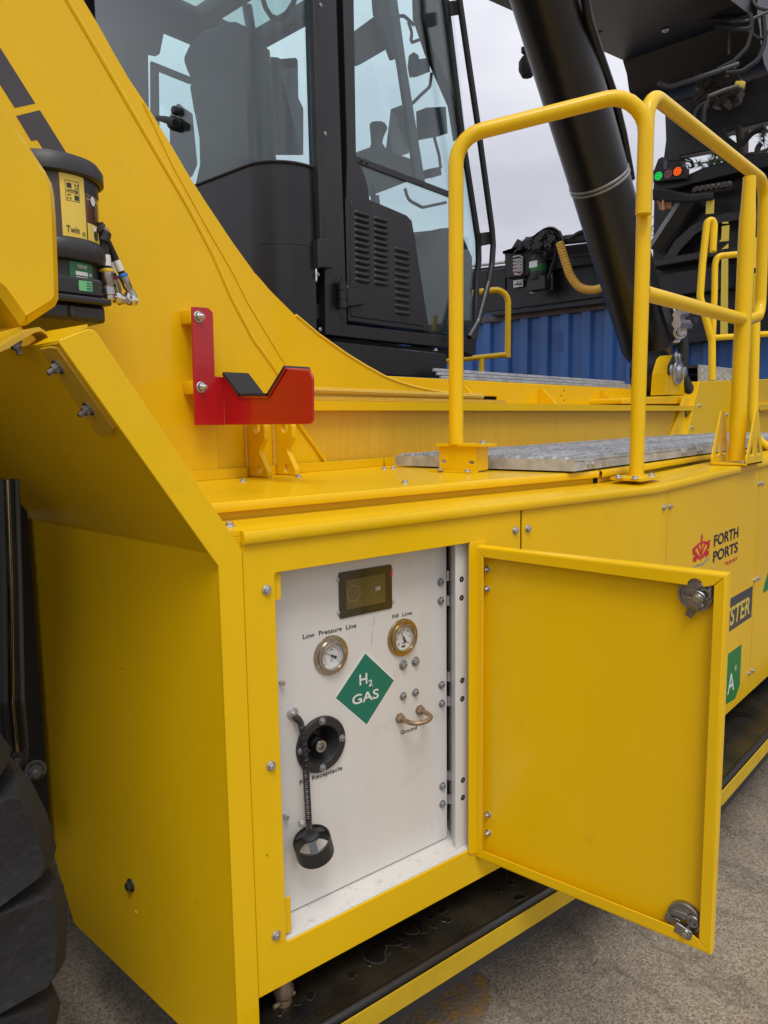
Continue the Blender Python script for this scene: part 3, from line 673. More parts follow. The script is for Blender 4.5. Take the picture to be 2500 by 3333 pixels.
# decals on the side panels
def dec(fr, ps, m, parent, name='decal', d=.0006):
    b = MB(); b.plate(fr, [fr.px(p) for p in ps], (), d, .0005, 0); return b.build(name, m, parent)
def bt(s, bl, tr, m, par, **k):
    A_, B_ = FB.px(bl), FB.px(tr); return text_mesh(s, FB, A_[0], B_[0], A_[1], B_[1], .0008, m, par, **k)
g1 = crop(1850, 1350, .3918)
bt('FORTH', g1(1207, 1098), g1(1413, 928), 'print_navy', p2_, bold=.02)
bt('PORTS', g1(1200, 1230), g1(1408, 1052), 'print_navy', p2_, bold=.02)
bt('TILBURY', g1(1297, 1255), g1(1404, 1178), 'print_red', p2_)
L0, L1 = FB.px(g1(1023, 1250)), FB.px(g1(1182, 960)); lw, lh = L1[0]-L0[0], L1[1]-L0[1]
FL = Fr(FB.P(L0[0], L0[1]), FB.u, FB.v); Q = lambda *pts: [(x*lw, y*lh) for x, y in pts]
b = MB()
for poly in (Q((.50, 1.0), (.58, .84), (.535, .84), (.55, .74), (.45, .74), (.465, .84), (.42, .84)),
             [(.5*lw+math.cos(math.radians(a))*r_*lw, .42*lh+math.sin(math.radians(a))*r_*lh*.62) for r_, aa in ((.46, range(10, 171, 10)), (.34, range(170, 9, -10))) for a in aa],
             Q((.46, .74), (.54, .74), (.54, .08), (.50, .0), (.46, .08)),
             Q((.0, .56), (.16, .62), (.16, .46), (.46, .16), (.40, .06), (.12, .34), (.06, .30)), Q((1, .66), (.84, .66), (.84, .46), (.54, .16), (.60, .06), (.88, .34), (.96, .34)),
             Q((.24, .60), (.34, .60), (.46, .34), (.46, .20)), Q((.76, .60), (.66, .60), (.54, .34), (.54, .20)),
             Q((.04, .22), (.16, .30), (.28, .16), (.22, .02), (.16, .12), (.08, .06)), Q((.96, .26), (.84, .30), (.72, .16), (.78, .02), (.84, .12), (.92, .08))):
    b.plate(FL, poly, (), .0006+random.random()*.0002, .0005, 0)
b.build('crest_emblem', 'print_red', p2_)
b = MB(); b.plate(FL, Q((.05, -.10), (.3, -.06), (.6, -.10), (.95, .04), (.97, -.02), (.62, -.16), (.3, -.12)), (), .0007, .0005, 0); b.build('wave_emblem', 'print_grey', p2_)
A_, B_ = FB.px(f1(497, 995)), FB.px(f1(475, 1250)); tS, tR = FB.px(f1(312, 1190))[0], FB.px(f1(470, 1085))[0]
pt = (tR-tS)/4.0; ul = tS-2.7*pt; ur = (A_[0]+B_[0])/2
b = MB(); b.plate(FB, [(ul, B_[1]), (ur-.0, B_[1]), (ur, A_[1]), (ul, A_[1])], (), .0006, .0005, 0); hd = b.build('name_decal', 'print_charcoal', p2_)
vt, vb = FB.px(f1(470, 1078))[1], FB.px(f1(462, 1222))[1]
text_mesh('HYSTER', FB, tS-2.45*pt, tR, vb, vt, .0010, 'print_yellow', p2_, bold=.016, slant=.12)
A_ = [FB.px(p) for p in (f1(402, 1465), f1(388, 1790), f1(350, 1900), f1(280, 1945))]
wd = .26; b = MB(); b.plate(FB, [(A_[0][0]-wd, A_[0][1]), (A_[3][0]-wd+.06, A_[3][1]), A_[3], A_[2], A_[1], A_[0]], (), .0006, .0005, 0); b.build('shield_decal', 'print_green', p2_)
bt('A', f1(286, 1872), f1(346, 1680), 'print_white', p2_)
bt('R', f1(349, 1668), f1(358, 1640), 'print_white', p2_)
b = MB(); q = FB.px(f1(353, 1653)); ring(b, FB, q[0], q[1], .011, .013, .0012); b.build('registered_mark', 'print_white', p2_)
dec(FB, [f1(570, 1060), f1(585, 985), f1(640, 800), f1(640, 1010)], 'print_green', p3_, 'shield_decal')
# ------------------------------------------------------------------ lid, deck
b = MB()
path = [FA.P(.002, 0, 0), V((XBEND, YB, 0)), V((3.516, YB, .022)), V((5.6, YB, .058))]
b.sweep([(.0015, ZL-.027), (.009, ZL-.026), (.0115, ZL-.022), (.0115, ZL-.008), (.008, ZL-.001), (0, ZL), (-.165, ZL), (-.165, ZL-.01), (-.02, ZL-.01)], path, True)
b.prism([FA.P(-.046, ZL, -.006), FA.P(.002, ZL, -.006), FA.P(.002, ZL, -.165), FA.P(-.046, ZL, -.165)], (0, 0, -.01)); ld = b.build('lid', 'yellow', RS)
b = MB(); b.rect(FA, -.046, .03, 1.38, ZL-.0105, -.006, .004); b.build('corner_filler', 'yellow', ld)
bolt(ld, onz(c7(1376, 210), ZL), (0, 0, 1), .0125)
DKA = [onz((600, 1650), ZD), onz((800, 1627), ZD), onz((1961, 1532), ZD)]
e_ = FA.u; p_a = FA.P(-.04, ZD, -.15); p_b = FA.P(sbend-.03, ZD, -.15)
sj = (V((DKA[2].x, DKA[2].y, 0))-FA.o).dot(FA.u)
DB0 = V((p_b.x+.01, p_b.y, ZD)); DB1 = V((3.416, 1.119, ZD)); DB2 = DB0+(DB1-DB0)*2.4
YF = 1.85
b = MB(); dpath = [FA.P(-.10, 0, -.15), FA.P(sj, 0, -.15)]
lipp = [(-.012, ZD-.024), (-.010, ZD-.024), (-.001, ZD-.022), (0, ZD-.018), (0, ZD-.006), (-.003, ZD-.001), (-.008, ZD)]
b.sweep(lipp, dpath)
b.prism([FA.P(-.10, ZD, -.158), FA.P(sj, ZD, -.158), V((FA.P(sj, 0, 0).x+.10, YF-.002, ZD)), V((.80, YF-.002, ZD))], (0, 0, -.004))
dk = b.build('deck_plate', 'yellow', RS)
b = MB(); b.sweep([(-.02, ZD-.004), (-.02, ZL-.002), (-.017, ZL-.001)], [FA.P(0, 0, -.15), FA.P(sj-.005, 0, -.15)]); b.sweep([(-.02, ZD-.004), (-.02, ZL-.002)], [FA.P(sj+.01, 0, -.14), DB0.xy.to_3d(), DB2.xy.to_3d()]); b.build('riser', 'yellow', RS)
b = MB(); b.sweep(lipp, [FA.P(sj+.008, 0, -.145), DB0.xy.to_3d(), DB2.xy.to_3d()]); b.prism([FA.P(sj+.008, ZD, -.153), DB0+V((0, .008, 0)), DB2+V((0, .008, 0)), V((DB2.x, YF-.002, ZD)), V((FA.P(sj, 0, 0).x+.105, YF-.002, ZD))], (0, 0, -.004)); b.build('deck_plate', 'yellow', RS)
for p in (d1(697, 2005), c5(830, 1335), c5(883, 1332), c5(955, 1420), d1(1297, 1958)): bolt(dk, onz((p[0], p[1]+3), ZD), (0, 0, 1), .011)
# upstand flange where the deck meets the tower plate
FF = Fr((0, YF, 0), (1, 0, 0), (0, 0, 1))
b = MB()
for a, c_ in (((620, 1540), d1(755, 1990)), (d1(870, 1985), d1(1060, 2000)), (d1(1255, 1960), c5(828, 1335)), (c5(836, 1335), c5(905, 1330))):
    ua, ub = ony(a, YF-.012).x, ony(c_, YF-.012).x
    b.plate(Fr((0, YF-.012, 0), (1, 0, 0), (0, 0, 1)), rrect(ua, ub, ZD+.0005, ZD+.030, .006), (), 0, .003, .0008)
b.build('upstand', 'yellow', dk)
# ------------------------------------------------------------------ rear fender
XV, ZC = .818, 1.446
fi = FA.px((185, 1110)); pt_in = FA.P(*fi); slope = V((pt_in.x-XV, 0, pt_in.z-ZC))
b = MB(); t_ = .004
FX = Fr((XV, 0, 0), (0, -1, 0), (0, 0, 1))
b.plate(FX, [(-1.171, .315), (-1.93, .315), (-2.05, .50), (-2.05, ZC), (-1.171, ZC)], [circ(*FX.px(c7(735, 1072)), .0045, 12)], 0, t_, 0)
nrm = V((0, 1, 0)).cross(slope).normalized()
if nrm.x > 0: nrm = -nrm
FS = Fr(V((XV, 0, ZC)), (0, -1, 0), slope)
if FS.n.dot(nrm) < 0: FS = Fr(V((XV, 0, ZC)), (0, 1, 0), slope)
sg_ = 1 if FS.u.y > 0 else -1
SLEN = slope.length
# a soft crease between the upright and the sloping sheet
b.plate(FS, [(sg_*1.185, .0), (sg_*1.215, SLEN), (sg_*2.30, SLEN), (sg_*2.05, 0)], (), 0, t_, 0)
rf = b.build('rear_fender', 'yellow', RS, 35)
o1, o2_, i1 = FA.px((301, 1064)), FA.px((786.7, 1790)), FA.px((185, 1110))
b = MB(); b.plate(FA, rpoly([(-.0505, .315), (.0005, .315), (.0005, o2_[1]), o1, i1, (-.0505, 1.425)], [0, 0, .004, .018, 0, .003]), (), .0035, .004, .0014)
b.build('fender_flange', 'yellow', rf)
b = MB()
P1, P2 = FA.X(d3(640, 378), .001), FA.X(d3(985, 190), .001)
b.prism([P1, P2, ony(d3(530, 268), 1.36), ony(d3(312, 430), 1.34)], (0, 0, -.005)); b.build('end_flange', 'yellow', rf)
b = MB()
dp = [FS.px(p) for p in (d3(600, 428), d3(668, 440), d3(1305, 1340), d3(1290, 1395), d3(1255, 1408), d3(1110, 1408), d3(480, 450))]
b.plate(FS, dp, (), .006, .006, .001); db_ = b.build('doubler_plate', 'yellow_old', rf)
for p in (d3(655, 668), d3(1000, 1140)): bolt(db_, FS.X(p, .006), FS.n, .0135, 'nut', 'cast_metal')
bolt(rf, FX.X(c10(787, 825)), FX.n, .0165, 'hex', 'dark_steel')
bolt(rf, FX.X(c10(815, 987)), FX.n, .004, 'dome', 'yellow', 'stud')
# bracket arms above the fender
b = MB()
arm = [ony(p, 1.30) for p in (d3(-60, 470), d3(80, 400), d3(240, 300), d3(370, 232), d3(440, 222), d3(500, 262), d3(520, 300))]
for i in range(len(arm)-1): b.prism([arm[i], arm[i+1], arm[i+1]+V((0, .05, 0)), arm[i]+V((0, .05, 0))], (.004, 0, -.007))
ba = b.build('bracket_arm', 'yellow_old', RS)
b = MB(); q = [ony(p, 1.36) for p in (d3(-40, 290), d3(240, 215), d3(258, 262), d3(50, 395), d3(-40, 400))]; b.prism(q, (0, .05, 0)); b.build('bracket_block', 'yellow', RS)
bolt(ba, ony(d3(165, 405), 1.315), V((.28, -.25, -.93)), .0125, 'nut', 'cast_metal')
# ------------------------------------------------------------------ counterweight corner and decal
FW = Fr((0, 1.34, 0), (1, 0, 0), (0, 0, 1))
b = MB(); ol = [FW.px(p) for p in ((-700, -450), (-160, 100), c1(0, 588), c1(95, 715), c1(190, 865), c1(290, 1015), c1(330, 1090), c1(346, 1165), c1(356, 1300), c1(369, 1655), d2(697, 1690), d2(660, 1775), d2(330, 1993), d2(262, 1988), d2(0, 1625), (-500, 560))]
b.plate(FW, ol, (), 0, .42, .014); cwt = b.build('counterweight', 'yellow', RS)
b = MB(); b.box((-1.9, 3.0, 2.35), (2.6, 3.3, 1.0), None, .05); b.box((-.75, 1.85, 2.2), (.5, .9, .6), None, .03); b.box((-2.25, 3.0, 1.35), (2.1, 3.7, 1.8), None, .06); b.build('rear_shade_body', 'yellow', cwt)  # unseen rear bulk, added to keep sky light off the fender
# ------------------------------------------------------------------ tower side plate
FF = Fr((0, YF, 0), (1, 0, 0), (0, 0, 1))
swoop = [(60, -400), (150, -230), c1(505, 0), c1(600, 160), c1(680, 305), c1(770, 460), c1(900, 655), c1(1030, 870), c1(1140, 1058), c1(1240, 1215), c1(1390, 1440), c1(1545, 1659),
         c5(60, 165), c5(150, 268), c5(300, 418), c5(440, 535), c5(600, 648), c5(720, 722), c5(830, 783), c5(920, 818), c5(1000, 842), c5(1100, 865), c5(1200, 880), c5(1262, 887)]
b = MB(); b.plate(FF, FF.pxs(swoop)+FF.pxs([(1484, 1292), (1020, 1272), (950, 1320), (978, 1388), (1068, 1517)])+[(ony((1068, 1517), YF).x, 1.2), (.835, 1.2), (.835, 1.50), (.57, 1.90), (-.9, 1.90), (-.9, 3.4)], (), 0, .03, .0025)
tp = b.build('tower_plate', 'yellow', RS)
bead = [(130, -160), (217, 0), (282, 110), (347, 222), (434, 372), (521, 521), (613, 678), (690, 825), (750, 965), (821, 1101), (893, 1201), (915, 1240)]
b = MB(); b.tube([FF.X(p, .004) for p in bead], .0075, 8); b.tube([FF.X(p, .003) for p in ((955, 1352), (978, 1388), (1026, 1455), (1068, 1517))], .0075, 8); b.build('weld_bead', 'yellow', tp)
b = MB(); b.plate(FF, [FF.px(p) for p in bead]+[FF.px(p) for p in ((900, 1290), (700, 1300))]+[(ony((700, 1300), YF).x, 1.545), (.84, 1.545), (.58, 1.91), (-.9, 1.91), (-.9, 3.4)], (), .006, .006, .003); tdb = b.build('tower_doubler', 'yellow', tp)
b = MB(); random.seed(3)
for line in ([c1(860, 620), c1(1040, 1000), c1(1250, 1380), c1(1400, 1640), d1(750, 80), d1(930, 380), d1(1150, 740)],):
    pts = [FF.X(p, .0005) for p in line]; b.tube(pts, .0026, 6)
b.build('weld_seam', 'yellow', tp)
b = MB(); b.tube([FF.X(p, -.001)+V((0, 0, .0)) for p in swoop[14:]], .0055, 6); b.build('edge_weld', 'yellow', tp)
b = MB(); b.plate(FF, [FF.px(p) for p in (c1(-60, 205), c1(0, 300), c1(205, 625), c1(82, 652), c1(-60, 430))], (), .0066, .0005, 0)
b.plate(FF, [FF.px(p) for p in (c1(232, 665), c1(420, 965), c1(440, 1010), c1(300, 1010), c1(278, 940), c1(215, 843), c1(180, 850), c1(90, 700))], (), .0066, .0005, 0); b.build('letter_decal', 'print_charcoal', tp)
# ------------------------------------------------------------------ grease pump
PCx, PCy, PR = .765, 1.66, .095
pc = V((PCx, PCy, 0)); zat = lambda yy, dy=1.60: ony(d2(800, yy), dy).z
va = math.atan2(-PCy, -PCx)                       # direction to the camera
class CylFr:
    def __init__(s, r): s.r = r
    def P(s, a, b, d=0):
        t = va+a/s.r; return V((PCx+math.cos(t)*(s.r+d), PCy+math.sin(t)*(s.r+d), b))
zl0, zl1 = zat(345), zat(115); zb0 = zat(1060); zr0 = zat(1290); zx = zat(1495); zb1 = zat(1975)
b = MB(); b.lathe(pc, (0, 0, 1), [(PR+.004, zl0-.004), (PR+.013, zl0), (PR+.013, zl0+.022), (PR+.004, zl0+.036), (PR-.004, zl1-.02), (PR-.012, zl1), (0, zl1+.004)], 48)
gp = b.build('grease_pump', 'plastic_black', RS, label='grease pump with clear reservoir and yellow label')
def patch(r, a0, a1, z0, z1, m, name, n=14):
    b = MB(); cf = CylFr(r); vs = []
    for i in range(n+1):
        a = math.radians(a0+(a1-a0)*i/n)*r; vs += [cf.P(a, z0), cf.P(a, z1)]
    b.add(vs, [(2*i, 2*i+2, 2*i+3, 2*i+1) for i in range(n)]); return b.build(name, m, gp, 60, False)
b = MB(); b.lathe(pc, (0, 0, 1), [(PR, zb0), (PR, zl0)], 48); b.build('reservoir', 'grease_brown', gp)
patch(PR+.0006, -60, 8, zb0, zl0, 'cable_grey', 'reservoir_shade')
patch(PR+.001, 10, 42, zb0+.002, zl0-.004, 'label_yellow', 'label')
patch(PR+.0008, 42, 90, zl0-.032, zl0, 'plastic_black', 'grease_gap')
patch(PR+.001, 44, 75, zb0+.002, zb0+.038, 'label_yellow', 'small_label')
cf = CylFr(PR+.0012); A2u = lambda deg: math.radians(deg)*cf.r
text_mesh('Twin', cf, A2u(14.5), A2u(31), zb0+.010, zb0+.024, .0003, 'print_black', gp)
text_mesh('CE', cf, A2u(35), A2u(39.5), zb0+.008, zb0+.015, .0003, 'print_black', gp)
lz1, lz0 = zl0-.018, zl0-.058
def cpatch(a0, a1, z0, z1, m='print_black', nm='logo_block'): return patch(PR+.0014, a0, a1, z0, z1, m, nm, 4)
cpatch(16, 34, lz0, lz0+.001); cpatch(16, 34, lz1, lz1+.001); cpatch(16, 16.5, lz0, lz1); cpatch(33.5, 34, lz0, lz1)
cpatch(18, 24, lz1-.014, lz1-.004); cpatch(27, 33, lz0+.003, lz0+.013); cpatch(28, 29.5, lz1-.010, lz1-.004); cpatch(31.5, 33, lz1-.010, lz1-.004); cpatch(28, 33, lz1-.014, lz1-.012); cpatch(18, 23, lz0+.011, lz0+.013); cpatch(18, 19.5, lz0+.003, lz0+.008); cpatch(21.5, 23, lz0+.003, lz0+.008)
text_mesh('HYSTER', cf, A2u(17.5), A2u(32.5), lz0+.0165, lz0+.0235, .0003, 'print_black', gp, bold=.01, slant=.2)
for za in (zl0-.045, zl0-.098):
    cpatch(44, 72, za, za+.0009, 'print_white', 'level_line')
    b = MB(); ang = A2u(57); n = 20; full = za > zl0-.06
    pts = [(ang+math.cos(2*math.pi*k/n)*.0085, za+math.sin(2*math.pi*k/n)*.0100) for k in range(n)]
    if not full: pts = [(x, min(z, za)) for x, z in pts]
    b.add([cf.P(x, z, .0006) for x, z in pts], [tuple(range(n))]); b.build('level_mark', 'print_white', gp, 0, False)
b = MB(); ang = A2u(60); b.add([cf.P(ang+math.cos(2*math.pi*k/16)*.008, zb0+.016+math.sin(2*math.pi*k/16)*.011, .0006) for k in range(16)], [tuple(range(16))]); b.build('level_dot', 'print_black', gp, 0, False)
b = MB(); b.lathe(pc, (0, 0, 1), [(PR-.01, zr0-.004), (PR+.008, zr0), (PR+.012, zr0+.012), (PR+.012, zb0-.012), (PR+.006, zb0-.002), (PR, zb0)], 48); b.build('reservoir_ring', 'plastic_black', gp)
b = MB(); b.lathe(pc, (0, 0, 1), [(PR-.006, zx-.01), (PR-.006, zr0)], 40); b.build('pump_neck', 'plastic_black', gp)
FPB = Fr((0, 1.555, 0), (1, 0, 0), (0, 0, 1)); xr = ony(d2(1188, 1700), 1.555).x; xl = xr-.26; zmid = zat(1670, 1.56)
b = MB(); b.plate(FPB, rrect(xl, xr-.006, zmid, zx, .008), (), .006, .22, .006); b.plate(FPB, rrect(xl, xr+.008, zmid-.014, zmid, .004), (), .014, .235, .004); b.plate(FPB, rrect(xl, xr, zb1, zmid-.014, .008), (), 0, .22, .008)
b.plate(FPB, rrect(xr-.085, xr-.068, zb1+.005, zmid-.02, .006), (), .006, .02, .003)
b.build('pump_base', 'plastic_black', gp)
patch(PR-.004, 16, 52, zat(1480), zat(1312), 'plate_green', 'rating_plate')
cf2 = CylFr(PR-.0036); A3 = lambda deg: math.radians(deg)*cf2.r
zz = zat(1340); text_mesh('TWIN PUMP', cf2, A3(26), A3(41), zz-.008, zz, .0003, 'print_white', gp)
text_mesh('24V', cf2, A3(44), A3(49), zz-.022, zz-.015, .0003, 'print_white', gp)
for k in range(2): patch(PR-.0034, 24, 42, zz-.022-.011*k, zz-.014-.011*k, 'print_white', 'print_bar', 5)
q0, q1 = FPB.px(d2(890, 1608), .006), FPB.px(d2(1034, 1512), .006); b = MB(); b.plate(FPB, rrect(q0[0], q1[0], q0[1], q1[1], .003), (), .0066, .0006, 0); b.build('sticker', 'plate_green_light', gp)
b = MB()
for k in range(4): b.rect(FPB, q0[0]+(q1[0]-q0[0])*.58, q0[0]+(q1[0]-q0[0])*.95, q1[1]-.006-.0055*k, q1[1]-.003-.0055*k, .0070, .0003, 0)
b.build('sticker_print', 'plate_green', gp)
# hoses and fittings
hy = 1.64
def hose(pts, r, y, m, fit, tagm, lab=True):
    P_ = [ony(d2(*p), y) for p in pts]; b = MB(); b.tube(P_, r, 10, .03); h = b.build('grease_hose', m, RS)
    e = P_[-1]; dv = (P_[-1]-P_[-2]).normalized()
    b = MB(); b.lathe(e-dv*.004, dv, [(r*1.0, 0), (r*1.35, .002), (r*1.35, .030), (r*1.1, .034), (r*1.1, .038), (r*1.6, .038), (r*1.6, .054), (r*1.2, .056), (r*1.2, .062), (0, .062)], 12); b.build('hose_fitting', 'stainless', h)
    b = MB(); b.lathe(e-dv*.006, dv, [(r*1.3, 0), (r*1.5, .002), (r*1.5, .006), (r*1.3, .008)], 14); b.build('hose_tag', tagm, h)
    if lab: b = MB(); b.tube([e-dv*.036, e-dv*.012], r*1.06, 12); b.build('hose_sleeve', 'print_white', h)
    return e+dv*.05, dv
ends = []
ends.append(hose([(1130, 930), (1150, 1050), (1178, 1200), (1196, 1400)], .0115, 1.60, 'rubber', 0, 'yellow_tag'))
ends.append(hose([(1160, 960), (1200, 1120), (1240, 1300), (1290, 1480)], .0070, 1.64, 'rubber', 0, 'red_tag'))
ends.append(hose([(1150, 950), (1210, 1060), (1290, 1230), (1385, 1450)], .0078, 1.61, 'rubber', 0, 'blue_tag'))
ends.append(hose([(1110, 930), (1105, 1150), (1098, 1300), (1100, 1420)], .0090, 1.66, 'rubber', 0, 'plate_green', False))
b = MB(); q = [ony(d2(1120, 985), 1.60), ony(d2(1165, 960), 1.62)]; b.tube(q, .015, 14); b.build('hose_clamp', 'copper_clip', RS)
b = MB(); b.tube([ony(d2(1075, 900), 1.60), ony(d2(1110, 940), 1.60)], .020, 12); b.tube([ony(d2(1170, 955), 1.60), ony(d2(1150, 1060), 1.60)], .016, 12); b.build('hose_clamp', 'plastic_black', RS)
for (a, c_) in (((1195, 1660), (1300, 1690)), ((1290, 1690), (1400, 1720)), ((1395, 1690), (1460, 1740)), ((1465, 1720), (1535, 1730))):
    A_, B_ = ony(d2(*a), 1.60), ony(d2(*c_), 1.60); b = MB(); b.tube([A_, A_.lerp(B_, .5)], .0125, 6); b.tube([A_.lerp(B_, .45), B_], .0095, 8); b.build('elbow_fitting', 'stainless', RS)
# ------------------------------------------------------------------ red cradle
YC1 = 1.79
FC = Fr((0, YC1, 0), (1, 0, 0), (0, 0, 1))
b = MB()
o = [FC.px(p) for p in (d1(186, 1405), d1(150, 125), d1(330, 140), d1(378, 190), d1(398, 880), d1(493, 885), d1(503, 1405))]
b.plate(FC, rpoly(o, [0, .004, .014, .010, .004, 0, 0]), [circ(*FC.px(d1(270, 240)), .0055, 10)], 0, .006, .0012)
xb_ = FC.P(*FC.px(d1(490, 1100))).x; zlo = FC.px(d1(300, 1406))[1]
FXC = Fr((xb_, 0, 0), (0, -1, 0), (0, 0, 1))      # the arm folds out from the tower and faces the rear
vert = [FXC.px(p) for p in (d1(484, 868), d1(665, 1110), d1(985, 1110), d1(1178, 798), d1(1420, 822), d1(1450, 900), d1(1452, 1405), d1(500, 1405))]
vert = [(max(u, -YC1-.006), zlo if i >= 6 else v) for i, (u, v) in enumerate(vert)]
b.plate(FXC, rpoly(vert, [.002, .004, .004, .004, .014, .014, .018, 0]), (), 0, .006, .0015)
cr_ = b.build('cradle_bracket', 'red_paint', RS, label='red L-shaped cradle with a V notch lined in black foam')
def trough(i, j, w, m, name, off, x0, x1):
    b = MB(); P_, Q_ = FXC.P(*vert[i]), FXC.P(*vert[j]); dv = (Q_-P_).normalized(); n_ = V((1, 0, 0)).cross(dv)
    if n_.z < 0: n_ = -n_
    p, q = P_+n_*off, Q_+n_*off
    b.prism([V((x0, p.y, p.z)), V((x0, q.y, q.z)), V((x1, q.y, q.z)), V((x1, p.y, p.z))], n_*w); b.build(name, m, cr_)
for (i, j) in ((0, 1), (1, 2), (2, 3)):
    trough(i, j, .004, 'red_paint', 'trough', .0005, xb_-.004, xb_+.085)
    trough(i, j, .007, 'foam_black', 'foam_pad', .0050, xb_-.005, xb_+.085)
for p in (d1(218, 236), d1(245, 996)): bolt(cr_, FC.X(p, 0), FC.n, .0155, 'nut', 'zinc')
for p in (d1(100, 240), d1(130, 1000)):
    q = FC.px(p, -.03); b = MB(); b.box(FC.P(q[0]+.02, q[1], -.030), (.055, .048, .038), None, .003); b.build('standoff', 'yellow', cr_)
# ------------------------------------------------------------------ ear plates welded to the tower
def ear(pxx, x):
    fr = Fr((x, 0, 0), (0, -1, 0), (0, 0, 1))
    z1 = ony(d1(850, 1400), YF-.06).z
    o = [(-YF, ZD+.002), (-YF+.098, ZD+.002), (-YF+.098, ZD+.02), (-YF+.062, ZD+.075), (-YF+.062, z1-.075), (-YF+.088, z1-.045), (-YF+.088, z1), (-YF+.06, z1+.028), (-YF, z1+.028)]
    b = MB(); b.plate(fr, rpoly(o, [0, .004, .01, .02, .02, .02, .03, .03, 0]), [circ(-YF+.052, z1-.010, .017, 16), circ(-YF+.058, ZD+.022, .014, 14)], 0, .018, .0015)
    e = b.build('ear_plate', 'yellow', RS)
    b = MB(); b.lathe(fr.P(-YF+.052, z1-.010, -.001), fr.n, [(.0172, .0), (.0172, -.016)], 20); b.build('bushing', 'dark_steel', e, fix=False)
    b = MB(); b.tube([V((x-.004, YF-.004, ZD+.03)), V((x-.004, YF-.004, z1+.02))], .006, 8); b.build('weld_bead', 'yellow_weld', e)
    b = MB(); b.tube([V((x+.022, YF-.004, ZD+.03)), V((x+.022, YF-.004, z1+.02))], .006, 8); b.build('weld_bead', 'yellow_weld', e)
ear(0, ony(d1(740, 1700), YF).x); ear(0, ony(d1(1040, 1700), YF).x)
# ------------------------------------------------------------------ main frame
xe = ony(c6(1170, 960), YF).x
b = MB(); FQ = Fr((0, YF+.003, 0), (1, 0, 0), (0, 0, 1)); zf = ony((1800, 1337), YF).z
A_ = FQ.px(c6(1110, 1135))
b.plate(FQ, [(1.5, 1.1), (A_[0], 1.1), (A_[0], A_[1]), (xe, zf), (1.5, zf)], (), 0, .03, .001); mf = b.build('main_frame', 'yellow_streak', RS)
x0 = ony((930, 1300), YF).x
b = MB(); b.prism([V((x0, YF-.032, zf)), V((xe-.9, YF-.032, zf)), V((xe+.02, YF-.05, zf)), V((xe+.02, YF+.35, zf)), V((x0, YF+.35, zf))], (0, 0, .032)); b.build('top_flange', 'yellow', mf)
b = MB(); z2 = zf+.033; xq = ony(c5(1560, 950), YF-.02).x
b.prism([V((x0, YF-.020, z2)), V((xq, YF-.020, z2)), V((xq+.05, YF+.02, z2)), V((xq, YF+.12, z2)), V((x0, YF+.12, z2))], (0, 0, .014)); b.build('doubler', 'yellow_weld', mf)
b = MB(); z3 = z2+.015; xq2 = ony(c5(1420, 930), YF-.01).x
b.prism([V((x0, YF-.008, z3)), V((xq2, YF-.008, z3)), V((xq2, YF+.12, z3)), V((x0, YF+.12, z3))], (0, 0, .022)); b.tube([V((x0, YF-.008, z3+.02)), V((xq2, YF-.008, z3+.012))], .012, 8); b.build('weld_bead', 'yellow_weld', mf)
# raised beam behind with gussets, and the grey walkway edge on it
YR = 2.08
FR_ = Fr((0, YR, 0), (1, 0, 0), (0, 0, 1)); zr1 = FR_.px(c6(400, 835))[1]; xb0, xb1 = 1.9, ony(c6(832, 860), YR).x+.05
q = FR_.px(c5(1450, 917)); q_ = [FR_.px(c6(*p)) for p in ((437, 872), (420, 902), (437, 932))]
b = MB(); b.plate(FR_, [(xb0, zf), (xb1, zf), (xb1, zr1-.01), (xb1, zr1), (xb0, zr1)], [rrect(q[0]-.09, q[0]+.09, q[1]-.010, q[1]+.012, .004)]+[circ(a, c_, .008, 10) for a, c_ in q_], 0, .01, .003)
rb = b.build('raised_beam', 'yellow', RS)
b = MB(); b.rect(FR_, xb0, xb1, zf, zr1, -.05, .01, 0); b.build('beam_back', 'void_dark', rb)
for p in (c6(322, 855), c6(688, 870), c5(1335, 840)):
    xg = ony(p, YR-.04).x; b = MB(); zz = ony(p, YR-.03).z
    b.prism([V((xg, YR-.001, zz)), V((xg, YR-.02, zz)), V((xg, YR-.11, zf+.034)), V((xg, YR-.001, zf+.034))], (.012, 0, 0)); b.build('gusset', 'yellow', rb)
b = MB()
for k in range(3): b.rect(Fr((0, YR+.02+.02*k, 0), (1, 0, 0), (0, 0, 1)), ony((1448, 1222), YR).x, xb1, zr1+.002+.018*k, zr1+.016+.018*k, 0, .012, .001)
b.build('walkway_edge', 'galvanised', rb)
# ------------------------------------------------------------------ steps
b = MB(); zs = .40
bx_ = .865+(1.163-.0875-.765)/.18; spath = [FA.P(-.02, 0, .086), V((bx_, .765, 0)), V((5.6, .765, 0))]
b.sweep([(-.006, zs-.002), (-.26, zs-.002), (-.26, zs-.01)], spath); st = b.build('step_board', 'wet_step', RS)
b = MB(); b.sweep([(-.004, zs), (0, zs), (0, zs-.052), (-.004, zs-.052)], spath); b.build('step_strip', 'yellow_strip', st)
b = MB(); b.sweep([(-.003, zs-.053), (-.003, zs-.085), (-.03, zs-.085), (-.03, zs-.053)], spath); b.build('step_skirt', 'black_matt', st)
b = MB(); sp2 = [FA.P(-.02, zs+.004, .068), V((bx_-.02, .783, zs+.004)), V((5.6, .783, zs+.004))]; b.tube(sp2, .011, 12); b.build('step_nosing', 'black_gloss', st)
b = MB(); b2 = MB(); random.seed(21)
